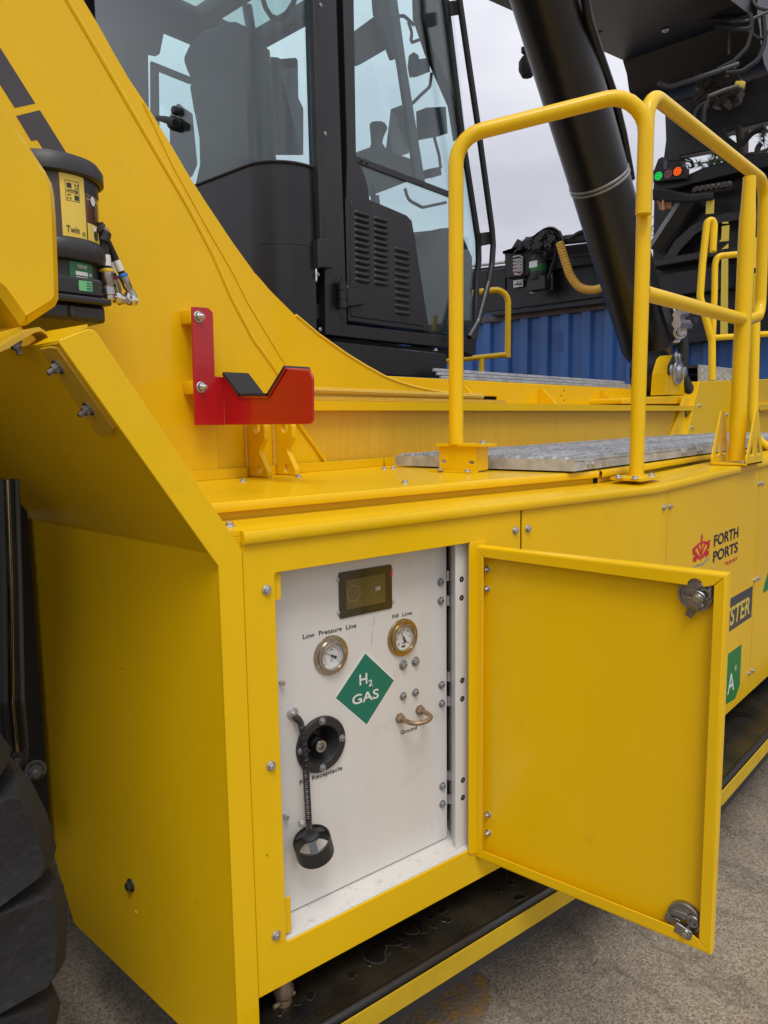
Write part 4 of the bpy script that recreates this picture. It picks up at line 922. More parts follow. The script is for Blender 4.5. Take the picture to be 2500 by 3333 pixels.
for (x, y, r) in ((635, 1365, 28), (735, 1300, 18), (855, 1230, 13), (950, 1180, 30), (1060, 1110, 15), (1130, 1070, 22), (1205, 1035, 32), (1105, 1020, 26), (1180, 980, 30), (1520, 855, 18), (1590, 815, 24), (780, 1235, 80), (870, 1165, 60), (990, 1090, 50), (205, 1595, 16), (385, 1490, 26), (310, 1540, 14), (1640, 900, 34), (1385, 980, 10), (1560, 775, 12)):
    c_ = onz(c11(x, y), zs-.0018); rx = r*.00042; n = 18; ph = random.random()*6; asp = .55+random.random()*.3
    lo = []; li = []
    for k in range(n):
        a = 2*math.pi*k/n; q = rx*(1+.25*math.sin(2*a+ph)+.12*math.sin(3*a+2*ph)); d_ = FA.u*math.cos(a)*q+V((0, 1, 0))*math.sin(a)*q*asp*1.5
        lo.append(c_+d_); li.append(c_+d_*.90+V((0, 0, .0004)))
    b.add(li, [tuple(range(n))]); b2.add(lo+[p+V((0, 0, .0002)) for p in li], [(k, (k+1) % n, n+(k+1) % n, n+k) for k in range(n)])
tag(b.build('water_patch', 'puddle', st, 0, True), kind='stuff'); tag(b2.build('water_edge', 'puddle_rim', st, 0, True), kind='stuff')
for sx in (.9, 1.5, 2.3, 3.2, 4.4):
    b = MB(); b.box((sx+.1, 1.25, .36), (.03, .5, .06)); b.build('step_bracket', 'black_matt', st)
# drain valve under the front panel
q = FA.X(c11(228, 1490), -.05); b = MB()
b.lathe(q+V((0, 0, -.03)), (0, 0, 1), [(.012, 0), (.012, .012), (.018, .014), (.018, .026), (.012, .028), (.012, .035), (.022, .036), (.024, .05), (.020, .06), (.014, .10)], 16); b.cyl(q+V((-.03, 0, -.01)), q+V((.03, 0, -.01)), .006)
b.build('drain_valve', 'rusty', RS)
# dark chassis below and behind
b = MB(); b.box((3.4, 3.0, .80), (4.6, 1.9, .55)); b.box((3.2, 1.75, .55), (4.4, .25, .35)); b.box((-.2, 3.0, 1.2), (2.0, 2.0, 1.3)); b.box((-.2, 3.0, 1.86), (2.1, 2.3, .06))
b.build('chassis', 'void_dark', RS)
b = MB(); FN = Fr((.9, 0, 0), (0, -1, 0), (0, 0, 1)); b.plate(FN, [(-2.9, .5), (-2.9, 2.0), (-2.06, 2.0), (-2.06, .5)], (), 0, .02, 0); b.build('inner_bulkhead', 'void_dark', RS)
b = MB()
for (xa, xb, r, m_) in ((2, 4, .011, 'cable_grey'), (18, 22, .010, 'cable_grey'), (36, 40, .009, 'warm_steel'), (52, 56, .006, 'rubber'), (66, 74, .005, 'cable_grey')):
    b = MB(); pts = [onx((xa-10, 1560), .66), onx((xa, 1900), .66), onx((xb, 2280), .66), onx((xb+14, 2440), .69)]; b.tube(pts, r, 12, .05); b.build('hydraulic_pipe', m_, RS)
for k, (pa, pb) in enumerate((((60, 1740), (96, 1752)), ((60, 1830), (98, 1870)), ((62, 1900), (104, 2010)), ((64, 2110), (112, 2135)), ((62, 2150), (108, 2200)))):
    b = MB(); b.tube([onx(pa, .84), onx(pb, .84)], .012+.004*(k % 2), 6); b.build('brake_line', 'dark_steel', RS)
b = MB(); q = [onx(c7(*p), .86) for p in ((218, 1080), (130, 1385), (130, 1430), (245, 1510), (245, 1100))]; b.prism(q, (.02, 0, 0)); b.build('axle_bracket', 'yellow_old', RS)
for p, r in ((c10(105, 60), .028), (c10(215, 135), .026)): bolt(RS, onx(p, .72), V((-.35, -.9, .1)), r, 'nut', 'cable_grey')
# ------------------------------------------------------------------ rear wheel
TC = V((-.255, 1.60, .80)); TR, TH = .80, .29
b = MB(); prof = [(.38, -TH*.8), (.44, -TH), (.60, -TH-.01), (.70, -TH+.0), (.745, -TH+.04), (.755, 0), (.745, TH-.04), (.70, TH), (.60, TH+.01), (.44, TH), (.38, TH*.8)]
b.lathe(TC, (0, 1, 0), prof, 96)
wh = thing('_tmp', (0, 0, 0), 'x', 'x'); bpy.data.objects.remove(wh)
ty = b.build('rear_wheel', 'rubber', RS, 40)
def lug():
    # one tread block, shoulder at -y, built at angle 0 (pointing +x)
    b = MB(); y0, y1 = -TH-.012, -.02
    def P_(r, y, w): return V((math.sqrt(max(r*r-w*w, 0)), y, w))
    w0, w1 = .078, .060
    vs = []
    secs = [(y0+.0, .60, .70, .055), (y0-.012, .64, .765, .085), (y0+.02, .66, .80, .092), (y0+.08, .68, .805, .085), (-.10, .70, .805, .062), (y1, .70, .800, .050)]
    sh = [0, 0, .0, .02, .05, .09]
    for (y, ri, ro, w), s_ in zip(secs, sh): vs += [P_(ri, y, -w*1.05+s_), P_(ro-.012, y, -w+s_), P_(ro, y, -w*.8+s_), P_(ro+.002, y, s_), P_(ro, y, w*.8+s_), P_(ro-.012, y, w+s_), P_(ri, y, w*1.05+s_)]
    n = 7; fs = [(i*n+k, i*n+k+1, (i+1)*n+k+1, (i+1)*n+k) for i in range(len(secs)-1) for k in range(n-1)]+[tuple(range(n-1, -1, -1)), tuple((len(secs)-1)*n+k for k in range(n))]
    b.add(vs, fs); return b.mesh('tread_lug', 'rubber', 42, True)
lm = lug(); NL = 22
for i in range(NL):
    a = 2*math.pi*(i+.15)/NL
    obj('tread_lug', lm, ty, Matrix.Translation(TC) @ Matrix.Rotation(a, 4, 'Y'))
    obj('tread_lug', lm, ty, Matrix.Translation(TC) @ Matrix.Rotation(a+math.pi/NL, 4, 'Y') @ Matrix.Rotation(math.pi, 4, 'X'))
b = MB(); b.lathe(TC, (0, 1, 0), [(.40, -TH*.85), (.37, -TH*.9), (.35, -TH*.6), (.30, -TH*.3), (.12, -TH*.3), (.12, -TH*.7), (0, -TH*.7)], 48); b.build('rim', 'yellow_old', ty)
# ------------------------------------------------------------------ galvanised walkway
ZG = 1.572
N_ = onz((1872, 1496), ZG); Lc = onz((1288, 1482), ZG); Rf = onz((2320, 1447), ZG)
gy = (Lc-N_); gx = (Rf-N_).normalized(); GW = gy.length; gyn = gy.normalized(); GL = 3.6
b = MB(); b.prism([N_, Lc, Lc-gx*.004, N_-gx*.004], (0, 0, -.036))
b.prism([N_-gyn*.0, N_+gx*GL, N_+gx*GL+gyn*.004, N_+gyn*.004], (0, 0, -.036))
b.prism([Lc, Lc+gx*GL, Lc+gx*GL-gyn*.004, Lc-gyn*.004], (0, 0, -.036))
wk = b.build('walkway_grating', 'galvanised', RS)
b = MB(); b.prism([N_+V((0, 0, -.006)), N_+gx*GL+V((0, 0, -.006)), Lc+gx*GL+V((0, 0, -.006)), Lc+V((0, 0, -.006))], (0, 0, -.003)); b.build('walkway_sheet', 'zinc_dull', wk)
b = MB(); nx, ny = int(GL/.021), int(GW/.021); random.seed(5)
for i in range(nx):
    if i > 110 and i % 2: continue
    for j in range(ny):
        if j % 7 == 6: continue
        p = N_+gx*(.012+.021*i)+gyn*(.012+.021*j)+V((0, 0, -.005)); h = .010+random.random()*.003
        s = .0062; sk = gx*(.004 if (j % 2) else -.004)
        c4_ = [p-gx*s-gyn*s*1.2, p+gx*s-gyn*s*1.2, p+gx*s+gyn*s*1.2, p-gx*s+gyn*s*1.2]
        t4 = [p+sk-gx*s*.35-gyn*s+V((0, 0, h)), p+sk+gx*s*.35-gyn*s+V((0, 0, h)), p+sk+gx*s*.35+gyn*s+V((0, 0, h)), p+sk-gx*s*.35+gyn*s+V((0, 0, h))]
        b.add(c4_+t4, [(4, 5, 6, 7), (0, 1, 5, 4), (1, 2, 6, 5), (2, 3, 7, 6), (3, 0, 4, 7)])
tag(b.build('grip_teeth', 'galvanised', wk, 0, False), kind='stuff')
FGs = Fr(N_, gx, (0, 0, 1))
for k, pxs_ in enumerate(((e8(1460, 800), e8(1500, 797)), (d5(695, 1942), d5(730, 1940)), (d5(855, 1918), d5(890, 1915)))):
    q = [FGs.px(p) for p in pxs_]; um = (q[0][0]+q[1][0])/2; b = MB(); b.rect(FGs, um-.04, um+.04, -.034, -.004, .003, .003); cp_ = b.build('clip_plate', 'galvanised', wk)
    for a in (um-.018, um+.018): bolt(cp_, FGs.P(a, -.02, .003), FGs.n, .009)
FGe = Fr(Lc, -gyn, (0, 0, 1))
for p in (e8(688, 786), e8(906, 793)):
    q = FGe.px(p); b = MB(); b.lathe(FGe.P(q[0], q[1], .0006), FGe.n, [(.0055, 0), (0, 0)], 12); b.build('bolt_hole', 'void_dark', wk, fix=False)
# ------------------------------------------------------------------ handrails
TRr = .0232
def rail(pts, r=TRr, bend=.09, label=None, m='yellow_tube', parent=None, name='handrail'):
    b = MB(); b.tube(pts, r, 18, bend); return b.build(name, m, parent or RS, 40, label=label)
# first post on its bracket
bz = onz((1485, 1536), ZD); p1b = V((bz.x, bz.y, 0)); br_h = ZD+.075
def vtop(xy, py):   # height on a vertical line that shows at image row py
    lo, hi = 0., 8.
    for _ in range(50):
        m_ = (lo+hi)/2; c_ = CM.transposed() @ (V((xy[0], xy[1], m_))-CAM)
        if CY+FPX*c_.y/c_.z > py: lo = m_
        else: hi = m_
    return lo
br_h = vtop(p1b, e8(0, 655)[1])
p2b = onz((2071, 1556), ZL+.012); p2b = V((p2b.x, p2b.y, 0))
R_, F_ = V((.671, -.742, 0)), V((.735, .667, 0))
slv = p2b-R_*.016-F_*.040
z1_, z2_ = vtop(p1b, 447), vtop(slv, 289)
h1_ = rail([V((p1b.x, p1b.y, br_h)), V((p1b.x, p1b.y, z1_)), V((slv.x, slv.y, z2_)), V((slv.x, slv.y, vtop(slv, 698)))], bend=.10)
b = MB(); zs_ = vtop(slv, 698); b.lathe(V((slv.x, slv.y, zs_)), (0, 0, 1), [(TRr, -.0005), (TRr*.86, -.0005), (TRr*.86, .03), (0, .03)], 20); b.build('tube_end', 'yellow_old', h1_)
# bracket box below post 1 (folded plate with slots)
FBk = Fr(V((p1b.x, p1b.y-.045, 0)), gyn*-1, (0, 0, 1))
_c = [FBk.px(p) for p in (e8(397, 835), e8(668, 655))]
b = MB(); sl_ = [FBk.px(p) for p in (e8(427, 778), e8(629, 786))]
b.plate(FBk, rpoly([(_c[0][0], ZD+.006), (_c[1][0], ZD+.006), (_c[1][0], br_h-.005), (_c[0][0], br_h-.005)], .004), [rrect(u-.010, u+.010, v-.005, v+.005, .0048) for u, v in sl_], 0, .005, .0015)
ua, ub = _c[0][0], _c[1][0]; bo = [FBk.P(ua-.022, 0, .045), FBk.P(ub, 0, .045), FBk.P(ub, 0, -.05), FBk.P(ua-.022, 0, -.05)]
b.prism([p+V((0, 0, ZD+.0005)) for p in (FBk.P(ua-.022, 0, .028), FBk.P(ub, 0, .028), FBk.P(ub, 0, -.01), FBk.P(ua-.022, 0, -.01))], (0, 0, .006))
b.prism([p+V((0, 0, br_h-.006)) for p in (FBk.P(ua-.004, 0, .012), FBk.P(ub+.028, 0, .012), FBk.P(ub+.028, 0, -.08), FBk.P(ua-.004, 0, -.08))], (0, 0, .008))
b.rect(FBk, ub-.005, ub, ZD+.006, br_h-.005, -.001, .07, 0)
bk = b.build('post_bracket', 'yellow_tube', h1_)
for p in (e8(402, 833), e8(600, 845)): bolt(bk, onz((p[0], p[1]+4), ZD+.0065), (0, 0, 1), .0105)
for p in (e8(458, 638), e8(660, 640)): bolt(bk, onz((p[0], p[1]+4), br_h+.002) if False else FBk.P(ua+.025 if p[0] < 1480 else ub-.002, br_h+.002, -.04), (0, 0, 1), .0125)
# second post, top rail falling away along the machine, posts 3
z3_ = vtop(p2b, 296)
p3b = onz((2397, 1500), ZL+zlift(3.3)+.01); p3b = V((p3b.x, p3b.y, 0))
end_ = ony(c3(1638, 1092), p2b.y-.02); eb = V((end_.x, end_.y, ony(d5(1525, 540), end_.y).z))
dz = V((0, 0, 1))
rl = [V((p2b.x, p2b.y, ZL+.012)), V((p2b.x, p2b.y, z3_)), end_, V((end_.x+.03, end_.y, eb.z)), V((p3b.x+.01, p3b.y, ony(d5(1330, 590), p3b.y).z))]
h2_ = rail(rl, bend=.085)
bpl = [onz(g1(*p), ZL+.012) for p in ((348, 540), (600, 557), (778, 527), (560, 500))]
b = MB(); b.prism(bpl, (0, 0, .008)); pb_ = b.build('base_plate', 'yellow_tube', h2_)
for p in (g1(415, 518), g1(553, 524), g1(692, 502)): bolt(pb_, onz((p[0], p[1]+3), ZL+.020), (0, 0, 1), .0125)
t3 = ony(d4(1455, 1045), p3b.y).z
b = MB(); hz_ = t3-(ZL+.03); b.tube([V((p3b.x, p3b.y, ZL+.03+hz_*f_)) for f_ in (0, .80, .86, .92, 1)], .031, 18, radii=[.031, .031, .030, .026, .0235]); b.build('handrail', 'yellow_tube', RS, 40)
mz = vtop(p2b, d5(0, 290)[1]); rail([V((p2b.x+.015, p2b.y, mz)), V((p3b.x-.015, p3b.y, vtop(p3b, d5(0, 570)[1]))) ], .0245)
# triangular foot of post 3
zf3 = ZL+zlift(p3b.x)
def trifoot(d):
    b = MB(); o = p3b+V((0, d, 0)); fr = Fr(V((o.x, o.y, zf3)), (1, 0, 0), (0, 0, 1))
    b.plate(fr, rpoly([(-.105, 0), (.105, 0), (.105, .03), (.018, .215), (-.018, .215), (-.105, .03)], [.012, .012, .012, .006, .006, .012]), [rpoly([(-.075, .035), (-.022, .035), (-.022, .12)], .01), rpoly([(.075, .035), (.022, .12), (.022, .035)], .01)], 0, .006, .0015); return b
for d in (-.07, .06): trifoot(d).build('post_foot', 'yellow_tube', h2_)
b = MB(); b.prism([V((p3b.x+a, p3b.y+c_, zf3+.001)) for a, c_ in ((-.105, -.07), (.105, -.07), (.105, .06), (-.105, .06))], (0, 0, .006)); pf_ = b.build('foot_plate', 'yellow_tube', h2_)
for a in (-.07, .06): bolt(pf_, V((p3b.x+a, p3b.y-.045, zf3+.007)), (0, 0, 1), .011)
# fourth post running to a low bend, out of frame
D4 = 3.75
rail([ondep(p, D4) for p in (d5(1450, 600), d5(1425, 1560), d5(1450, 1830), d5(1720, 1925))], bend=.15)
b = MB(); q = [ondep(p, 3.42) for p in (d4(1497, 1705), d4(1582, 1695), d4(1560, 2030), d4(1492, 2030))]; b.prism(q, F_*.006); b.build('rail_gusset', 'yellow_tube', h2_)
rail([ondep(p, 3.9) for p in (d5(1455, 100), d5(1440, 560))], .016)
# grab rails of the front ladder
D5_ = 4.3
rail([ondep(p, D5_) for p in (d5(1005, 1195), d5(1004, 790), d5(880, 340), d5(905, 0), d4(1000, 1540), d4(1050, 1505), d4(1078, 1560), d4(1062, 1855))], .0205, .12)
rail([ondep(p, D5_+.05) for p in (d5(1008, 800), d5(1030, 300), d4(1085, 2010), d4(1105, 1905), d4(1420, 1875))], .0180, .14)
rail([ondep(p, D5_) for p in (d5(1020, 757), d5(1330, 738))], .017, 0); rail([ondep(p, 4.6) for p in (d5(1480, 722), d5(1640, 715))], .018, 0)
# far side rail beyond the cab
D6_ = 5.4
fr_a = rail([ondep(p, D6_) for p in (c5(1250, 310), c5(1400, 277), c5(1575, 255), c5(1572, 672))], .0215, .10)
rail([ondep(p, D6_) for p in (c5(1190, 692), c5(1572, 652))], .0190, 0); rail([ondep(p, D6_) for p in (c5(1415, 680), c5(1415, 800))], .019, 0)
# ------------------------------------------------------------------ front body: tank box, checker box, far fender
FT = Fr((0, 1.80, 0), (1, 0, 0), (0, 0, 1))
b = MB(); b.plate(FT, FT.pxs([d5(875, 1205), d5(1260, 1195), d5(1215, 1770), d5(735, 1770), d5(760, 1690)]), (), 0, .5, .004)
tb = b.build('tank_box', 'yellow', RS)
b = MB(); b.plate(FT, FT.pxs([d5(775, 1370), d5(850, 1362), d5(740, 1770), d5(640, 1770)]), (), -.03, .02, .003); b.build('tank_flange', 'yellow', tb)
b = MB(); q = FT.px(d5(750, 1528), -.03); b.rect(FT, q[0]-.045, q[0]+.045, q[1]-.030, q[1]+.030, -.0285, .001, 0); b.build('hook_decal', 'print_black', tb)
b = MB(); b.plate(FT, rpoly([(q[0]-.022, q[1]-.004), (q[0]-.01, q[1]+.014), (q[0]+.022, q[1]+.014), (q[0]+.022, q[1]-.010), (q[0]+.010, q[1]-.010), (q[0]+.010, q[1]+.002), (q[0]-.006, q[1]-.006)], .003), (), -.0280, .0005, 0); b.build('hook_symbol', 'print_yellow', tb)
for p in (d5(872, 1455), d5(798, 1680), d5(1155, 1548), d5(1133, 1708)): bolt(tb, FT.X(p, .001), FT.n, .014)
b = MB(); F7 = Fr((0, 1.70, 0), (1, 0, 0), (0, 0, 1)); b.plate(F7, F7.pxs([d5(1440, 1190), d5(1700, 1175), d5(1700, 1800), d5(1420, 1800)]), (), 0, .4, .004); ff_ = b.build('front_fender', 'yellow', RS)
b = MB(); b.plate(F7, F7.pxs([d5(1440, 1440), d5(1700, 1420), d5(1700, 1485), d5(1435, 1500)]), (), .03, .03, .004); b.build('fender_rib', 'yellow', ff_)
b = MB()
for k in range(8): q = F7.px(d5(1470+28*k, 1500-2*k)); b.lathe(F7.P(q[0], q[1], .02), F7.n, [(.016, 0), (.012, .012), (0, .014)], 8)
b.build('rib_knobs', 'yellow', ff_)
b = MB(); F8 = Fr((0, 2.2, 0), (1, 0, 0), (0, 0, 1)); b.plate(F8, F8.pxs([d5(1470, 790), d5(1700, 840), d5(1700, 960), d5(1470, 885)]), (), 0, .1, .01); b.build('front_arm', 'yellow', RS)
F9 = Fr((0, 2.05, 0), (1, 0, 0), (0, 0, 1))
q = F9.pxs([d5(885, 1033), d5(1330, 1085), d5(1330, 1210), d5(885, 1205)]); b = MB(); b.plate(F9, q, (), 0, .02, .004); cb = b.build('checker_box', 'galvanised', RS)
b = MB()
for i in range(14):
    for j in range(4):
        u = q[0][0]+(q[1][0]-q[0][0])*(i+.5)/14; v = q[3][1]+(q[0][1]-.03-q[3][1])*(j+.5)/4; a = .9 if (i+j) % 2 else -.9
        dx, dz_ = math.cos(a)*.020, math.sin(a)*.020; b.add([F9.P(u-dx, v-dz_, .0005), F9.P(u+dz_*.3, v-dx*.3, .0005), F9.P(u+dx, v+dz_, .0005), F9.P(u-dz_*.3, v+dx*.3, .0005), F9.P(u, v, .006)], [(0, 1, 4), (1, 2, 4), (2, 3, 4), (3, 0, 4)])
tag(b.build('checker_bars', 'galvanised', cb, 0, False), kind='stuff')
b = MB(); A_ = F9.P(*q[0]); b.prism([A_+V((0, .02, 0)), A_+V((0, .5, 0)), A_+V((0, .5, -.02)), A_+V((0, .02, -.02))], (1.2, 0, 0)); b.box(A_+V((.5, .3, -.22)), (1.0, .4, .3)); b.build('box_inside', 'black_matt', cb)
# ------------------------------------------------------------------ lift cylinder and its lug
ct, cl_ = ondep((1779, 0), 4.06), ondep((2066, 981), 5.14)
ax_ = (cl_-ct).normalized(); CR = .184
top_ = ct-ax_*1.6; low_ = cl_+ax_*.36
b = MB(); b.tube([top_, low_], CR, 40, caps=True); b.tube([low_, low_+ax_*.06, low_+ax_*.18], CR, 28, radii=[CR, CR*.9, CR*.6]); pe_ = ony(d5(640, 1110), 1.90); b.cyl(V((pe_.x, 1.985, pe_.z)), V((pe_.x, 2.16, pe_.z)), .15, seg=28)
cy = b.build('lift_cylinder', 'black_gloss', RS, 30)
q = ondep(c3(585, 868), 5.19); tq = (q-ct).dot(ax_); cc = ct+ax_*tq
b = MB()
for dd in (-.012, .012): b.lathe(cc+ax_*dd, ax_, [(CR+.001, -.008), (CR+.005, -.006), (CR+.005, .006), (CR+.001, .008)], 40)
b.build('clamp_band', 'zinc_dull', cy)
b = MB()
for p in (c3(598, 897), c3(668, 862)): q = ondep(p, 4.60); w_ = q-cc; w_ = (w_-ax_*w_.dot(ax_)); q = ondep(p, 4.60-.02); b.box(q-F_*.165, (.09, .06, .05), None, .008)
b.build('clamp_buckle', 'zinc', cy)
b = MB(); b.tube([ondep(p, d) for p, d in ((c3(545, -120), 3.89), (c3(580, 110), 4.00), (c3(650, 330), 4.17), (c3(730, 560), 4.39), (c3(790, 810), 4.58), (c3(838, 1075), 4.78))], .026, 12, .2); b.build('hydraulic_pipe', 'black_paint', cy)
b = MB(); b.tube([ondep(p, d) for p, d in ((c3(520, -120), 3.95), (c3(560, 110), 4.06), (c3(618, 300), 4.17), (c3(690, 600), 4.43), (c3(750, 790), 4.58))], .010, 8, .2); b.build('hydraulic_pipe', 'black_paint', cy)
b = MB(); b.box(ondep(c3(815, 1035), 5.38), (.06, .06, .09), None, .01); b.build('pipe_clamp', 'black_matt', cy)
b = MB(); q = ondep(c3(212, 300), 4.76); b.box(q+V((0, 0, 0)), (.05, .06, .04), None, .006); q2 = ondep(c3(215, 390), 4.76); b.lathe(q2, V((0, 0, 1)), [(.0, -.075), (.035, -.07), (.056, -.03), (.056, .02), (.035, .05), (.012, .06), (.012, .11)], 20); b.build('work_light', 'black_matt', cy)
pin = ony(d5(640, 1110), 1.88); FU = Fr((0, 1.88, 0), (1, 0, 0), (0, 0, 1))
lo_ = FU.pxs([d5(528, 1345), d5(545, 1120), d5(590, 960), d5(640, 922), d5(690, 985), d5(735, 1150), d5(778, 1345)])
for k, yy in enumerate((0,)):
    b = MB(); b.plate(FU, rpoly(lo_, [0, .05, .08, .08, .08, .05, 0]), (), yy, .10, .004); lg = b.build('cylinder_lug', 'yellow', RS)
    if k == 0:
        q = FU.px(d5(640, 1110)); b = MB(); b.lathe(FU.P(q[0], q[1], 0), FU.n, [(.085, 0), (.085, .012), (.078, .018), (.0, .018)], 32); b.build('pin_cap', 'zinc', lg)
        bolt(lg, FU.P(q[0]+.01, q[1], .018), FU.n, .048, 'hex'); b = MB(); b.plate(FU, rpoly(FU.pxs([d5(545, 1140), d5(548, 1040), d5(600, 935), d5(640, 930), d5(650, 990), d5(600, 1060), d5(590, 1130)]), .01), (), .010, .010, .002); b.build('keeper_plate', 'black_matt', lg)
        bolt(lg, FU.X(d5(636, 955), .010), FU.n, .034, 'hex'); bolt(lg, FU.X(d5(585, 1085), .010), FU.n, .034, 'hex')
q = FU.pxs([d5(300, 1370), d5(770, 1345), d5(765, 1440), d5(300, 1440)]); b = MB(); b.plate(FU, rpoly([(q[0][0]-.3, q[0][1]-.01), q[0], q[1], q[2], (q[0][0]-.3, q[3][1])], .01), (), .005, .55, .006); b.build('lug_base', 'yellow', RS)
b = MB(); b.tube([ondep(p, 5.0) for p in (d5(690, 700), d5(710, 850), d5(705, 980), d5(700, 1150), d5(760, 1270), d5(800, 1360))], .035, 12, .1); b.build('hydraulic_hose', 'rubber', RS)
b = MB(); q = [ondep(p, 4.91) for p in (d5(470, 380), d5(600, 410), d5(720, 690), d5(665, 805), d5(600, 800), d5(490, 460))]; b.prism(q, F_*.06); vb = b.build('valve_block', 'black_paint', cy)
b = MB(); q = [ondep(p, 4.88) for p in (d5(590, 425), d5(610, 430), d5(728, 690), d5(668, 803), d5(605, 800), d5(700, 690))]; b.prism(q, F_*.02); b.build('valve_plate', 'zinc', vb)
for (a, c_, r) in ((d5(640, 520), d5(740, 500), .026), (d5(640, 610), d5(765, 620), .030), (d5(640, 560), d5(700, 545), .02)):
    b = MB(); b.tube([ondep(a, 4.5), ondep(c_, 4.81)], r, 6); b.build('valve_cartridge', 'zinc', vb)
b = MB(); b.tube([ondep(d5(765, 590), 4.81), ondep(d5(840, 575), 4.75)], .018, 8); b.build('cable_plug', 'black_matt', vb)
bolt(vb, ondep(d5(672, 700), 4.85), -F_, .045, 'hex')
# ------------------------------------------------------------------ boom overhead
BF0, BF1 = ony((1600, 5), 3.5), ony((2037, 200), 3.5); bd = (BF1-BF0).normalized(); bu = V((0, 1, 0)).cross(bd).normalized()
if bu.z < 0: bu = -bu
B0 = BF0-bd*4.5
def bbox(mb, s0, s1, y0, y1, h0, h1):
    P_ = lambda s, y, h: BF0+bd*s+V((0, y-3.5, 0))+bu*h
    vs = [P_(s, y, h) for s in (s0, s1) for y in (y0, y1) for h in (h0, h1)]
    mb.add(vs, [(0, 1, 3, 2), (4, 6, 7, 5), (0, 4, 5, 1), (2, 3, 7, 6), (0, 2, 6, 4), (1, 5, 7, 3)])
sE = (BF1-BF0).length
b = MB(); bbox(b, -4.6, sE, 2.3, 3.5, 0, 1.0); bm_ = b.build('boom', 'black_boom', RS, 30)
b = MB(); P_ = lambda s, y, h: BF0+bd*s+V((0, y-3.5, 0))+bu*h
prf = [(sE-.02, .0), (sE+.06, -.10), (sE+.10, -.24), (sE+.20, -.36), (sE+.36, -.42), (sE+.52, -.40), (sE+.52, .9), (sE-.02, .9)]
b.prism([P_(s, 3.52, h) for s, h in prf], (0, -1.26, 0)); b.build('boom_collar', 'black_boom', bm_, 50)
b = MB(); bbox(b, sE+.5, sE+3.2, 2.45, 3.35, .05, .85); b.build('inner_boom', 'black_boom', bm_)
for (s, y) in ((sE+.2, 3.2), (sE+.2, 2.6), (sE-.5, 2.9), (sE+.3, 2.45)): bolt(bm_, P_(s, y, -.01 if s < sE else -.37), -bu, .035, 'dome', 'zinc')
random.seed(11)
for pts in ([(640, 185), (900, 80), (1010, 30), (1200, -30)], [(1340, 155), (1430, 180), (1510, 180), (1560, 170), (1550, 90)], [(1550, 90), (1560, 190), (1530, 290), (1450, 370), (1350, 420)], [(1520, 180), (1620, 245), (1659, 190)], [(1630, 100), (1640, 250), (1600, 360), (1500, 430), (1400, 440)], [(1400, 130), (1540, 125), (1640, 80), (1700, 60)], [(1210, 740), (1220, 660), (1270, 620), (1290, 625)], [(1000, 500), (1060, 525), (1200, 480), (1480, 385)], [(1240, 30), (1300, 80), (1360, 90)], [(1100, -20), (1180, 40), (1300, 120)], [(1130, -20), (1210, 30), (1330, 105)], [(1300, -20), (1400, 60), (1480, 90)], [(1560, -20), (1580, 40), (1659, 60)], [(1420, 180), (1420, 330)], [(1450, 360), (1455, 420)], [(1090, 60), (1230, 110), (1400, 130), (1560, 90)], [(1270, 740), (1275, 640), (1300, 600)], [(1300, 580), (1400, 540), (1520, 505)], [(1330, 10), (1380, 50), (1420, 70)]):
    b = MB(); b.tube([ondep(c3(*p), 6.6) for p in pts], .014+random.random()*.012, 8, .12); b.build('boom_hose', 'cable_grey' if random.random() < .35 else 'rubber', bm_)
b = MB(); b.box(ondep(c3(1490, 508), 6.6), (.05, .08, .05), Matrix.Rotation(.3, 3, 'X'), .008); b.build('hose_tag', 'label_yellow', bm_)
b = MB()
for k in range(34): b.box(ondep(c3(1250+random.random()*230, 480+random.random()*150), 6.9), (.05+random.random()*.12, .06, .05+random.random()*.08), Matrix.Rotation(random.random()*3, 3, 'X'))
b.build('valve_bank', 'dark_steel', bm_)
# ------------------------------------------------------------------ shipping container
CXF = 7.62
CT = thing('shipping_container', (CXF+1.2, 4.0, 0), 'dark blue corrugated shipping container under the black spreader beam', 'container')
ztop = onx((1800, 1008), CXF).z; FK = Fr((CXF, 0, 0), (0, -1, 0), (0, 0, 1))
cy0, cy1 = -1.5, 10.6; rp = .262; ph = -FK.px(d6(600, 1300))[0] % rp
b = MB(); zz0, zz1 = .16, ztop-.06; pro = []; n_r = int((cy1-cy0)/rp)
y = cy0+((ph-cy0) % rp)  # ribs
while y < cy1-rp:
    pro += [(y, 0), (y+.100, 0), (y+.118, .05), (y+.236, .05)]; y += rp
vs = [V((CXF+.006+d_, yy, z)) for yy, d_ in pro for z in (zz0, zz1)]
b.add(vs, [(2*i, 2*i+1, 2*i+3, 2*i+2) for i in range(len(pro)-1)]); b.build('corrugated_side', 'blue_paint', CT, 20)
b = MB(); b.box((CXF+1.24, (cy0+cy1)/2, ztop/2+.05), (2.34, cy1-cy0, ztop-.2)); b.build('container_body', 'blue_paint', CT)
b = MB(); b.box((CXF+.03, (cy0+cy1)/2, ztop-.03), (.08, cy1-cy0+.1, .06), None, .006); b.build('top_rail', 'rail_rust', CT)
b = MB(); b.box((CXF+.03, (cy0+cy1)/2, .09), (.08, cy1-cy0+.1, .16), None, .006); b.build('bottom_rail', 'blue_paint', CT)
b = MB(); q = FK.px(d6(740, 1360)); b.rect(FK, q[0]-.04, q[0]+.03, q[1]-.12, q[1]+.10, -.004, .001, 0); b.build('paint_patch', 'blue_patch', CT)
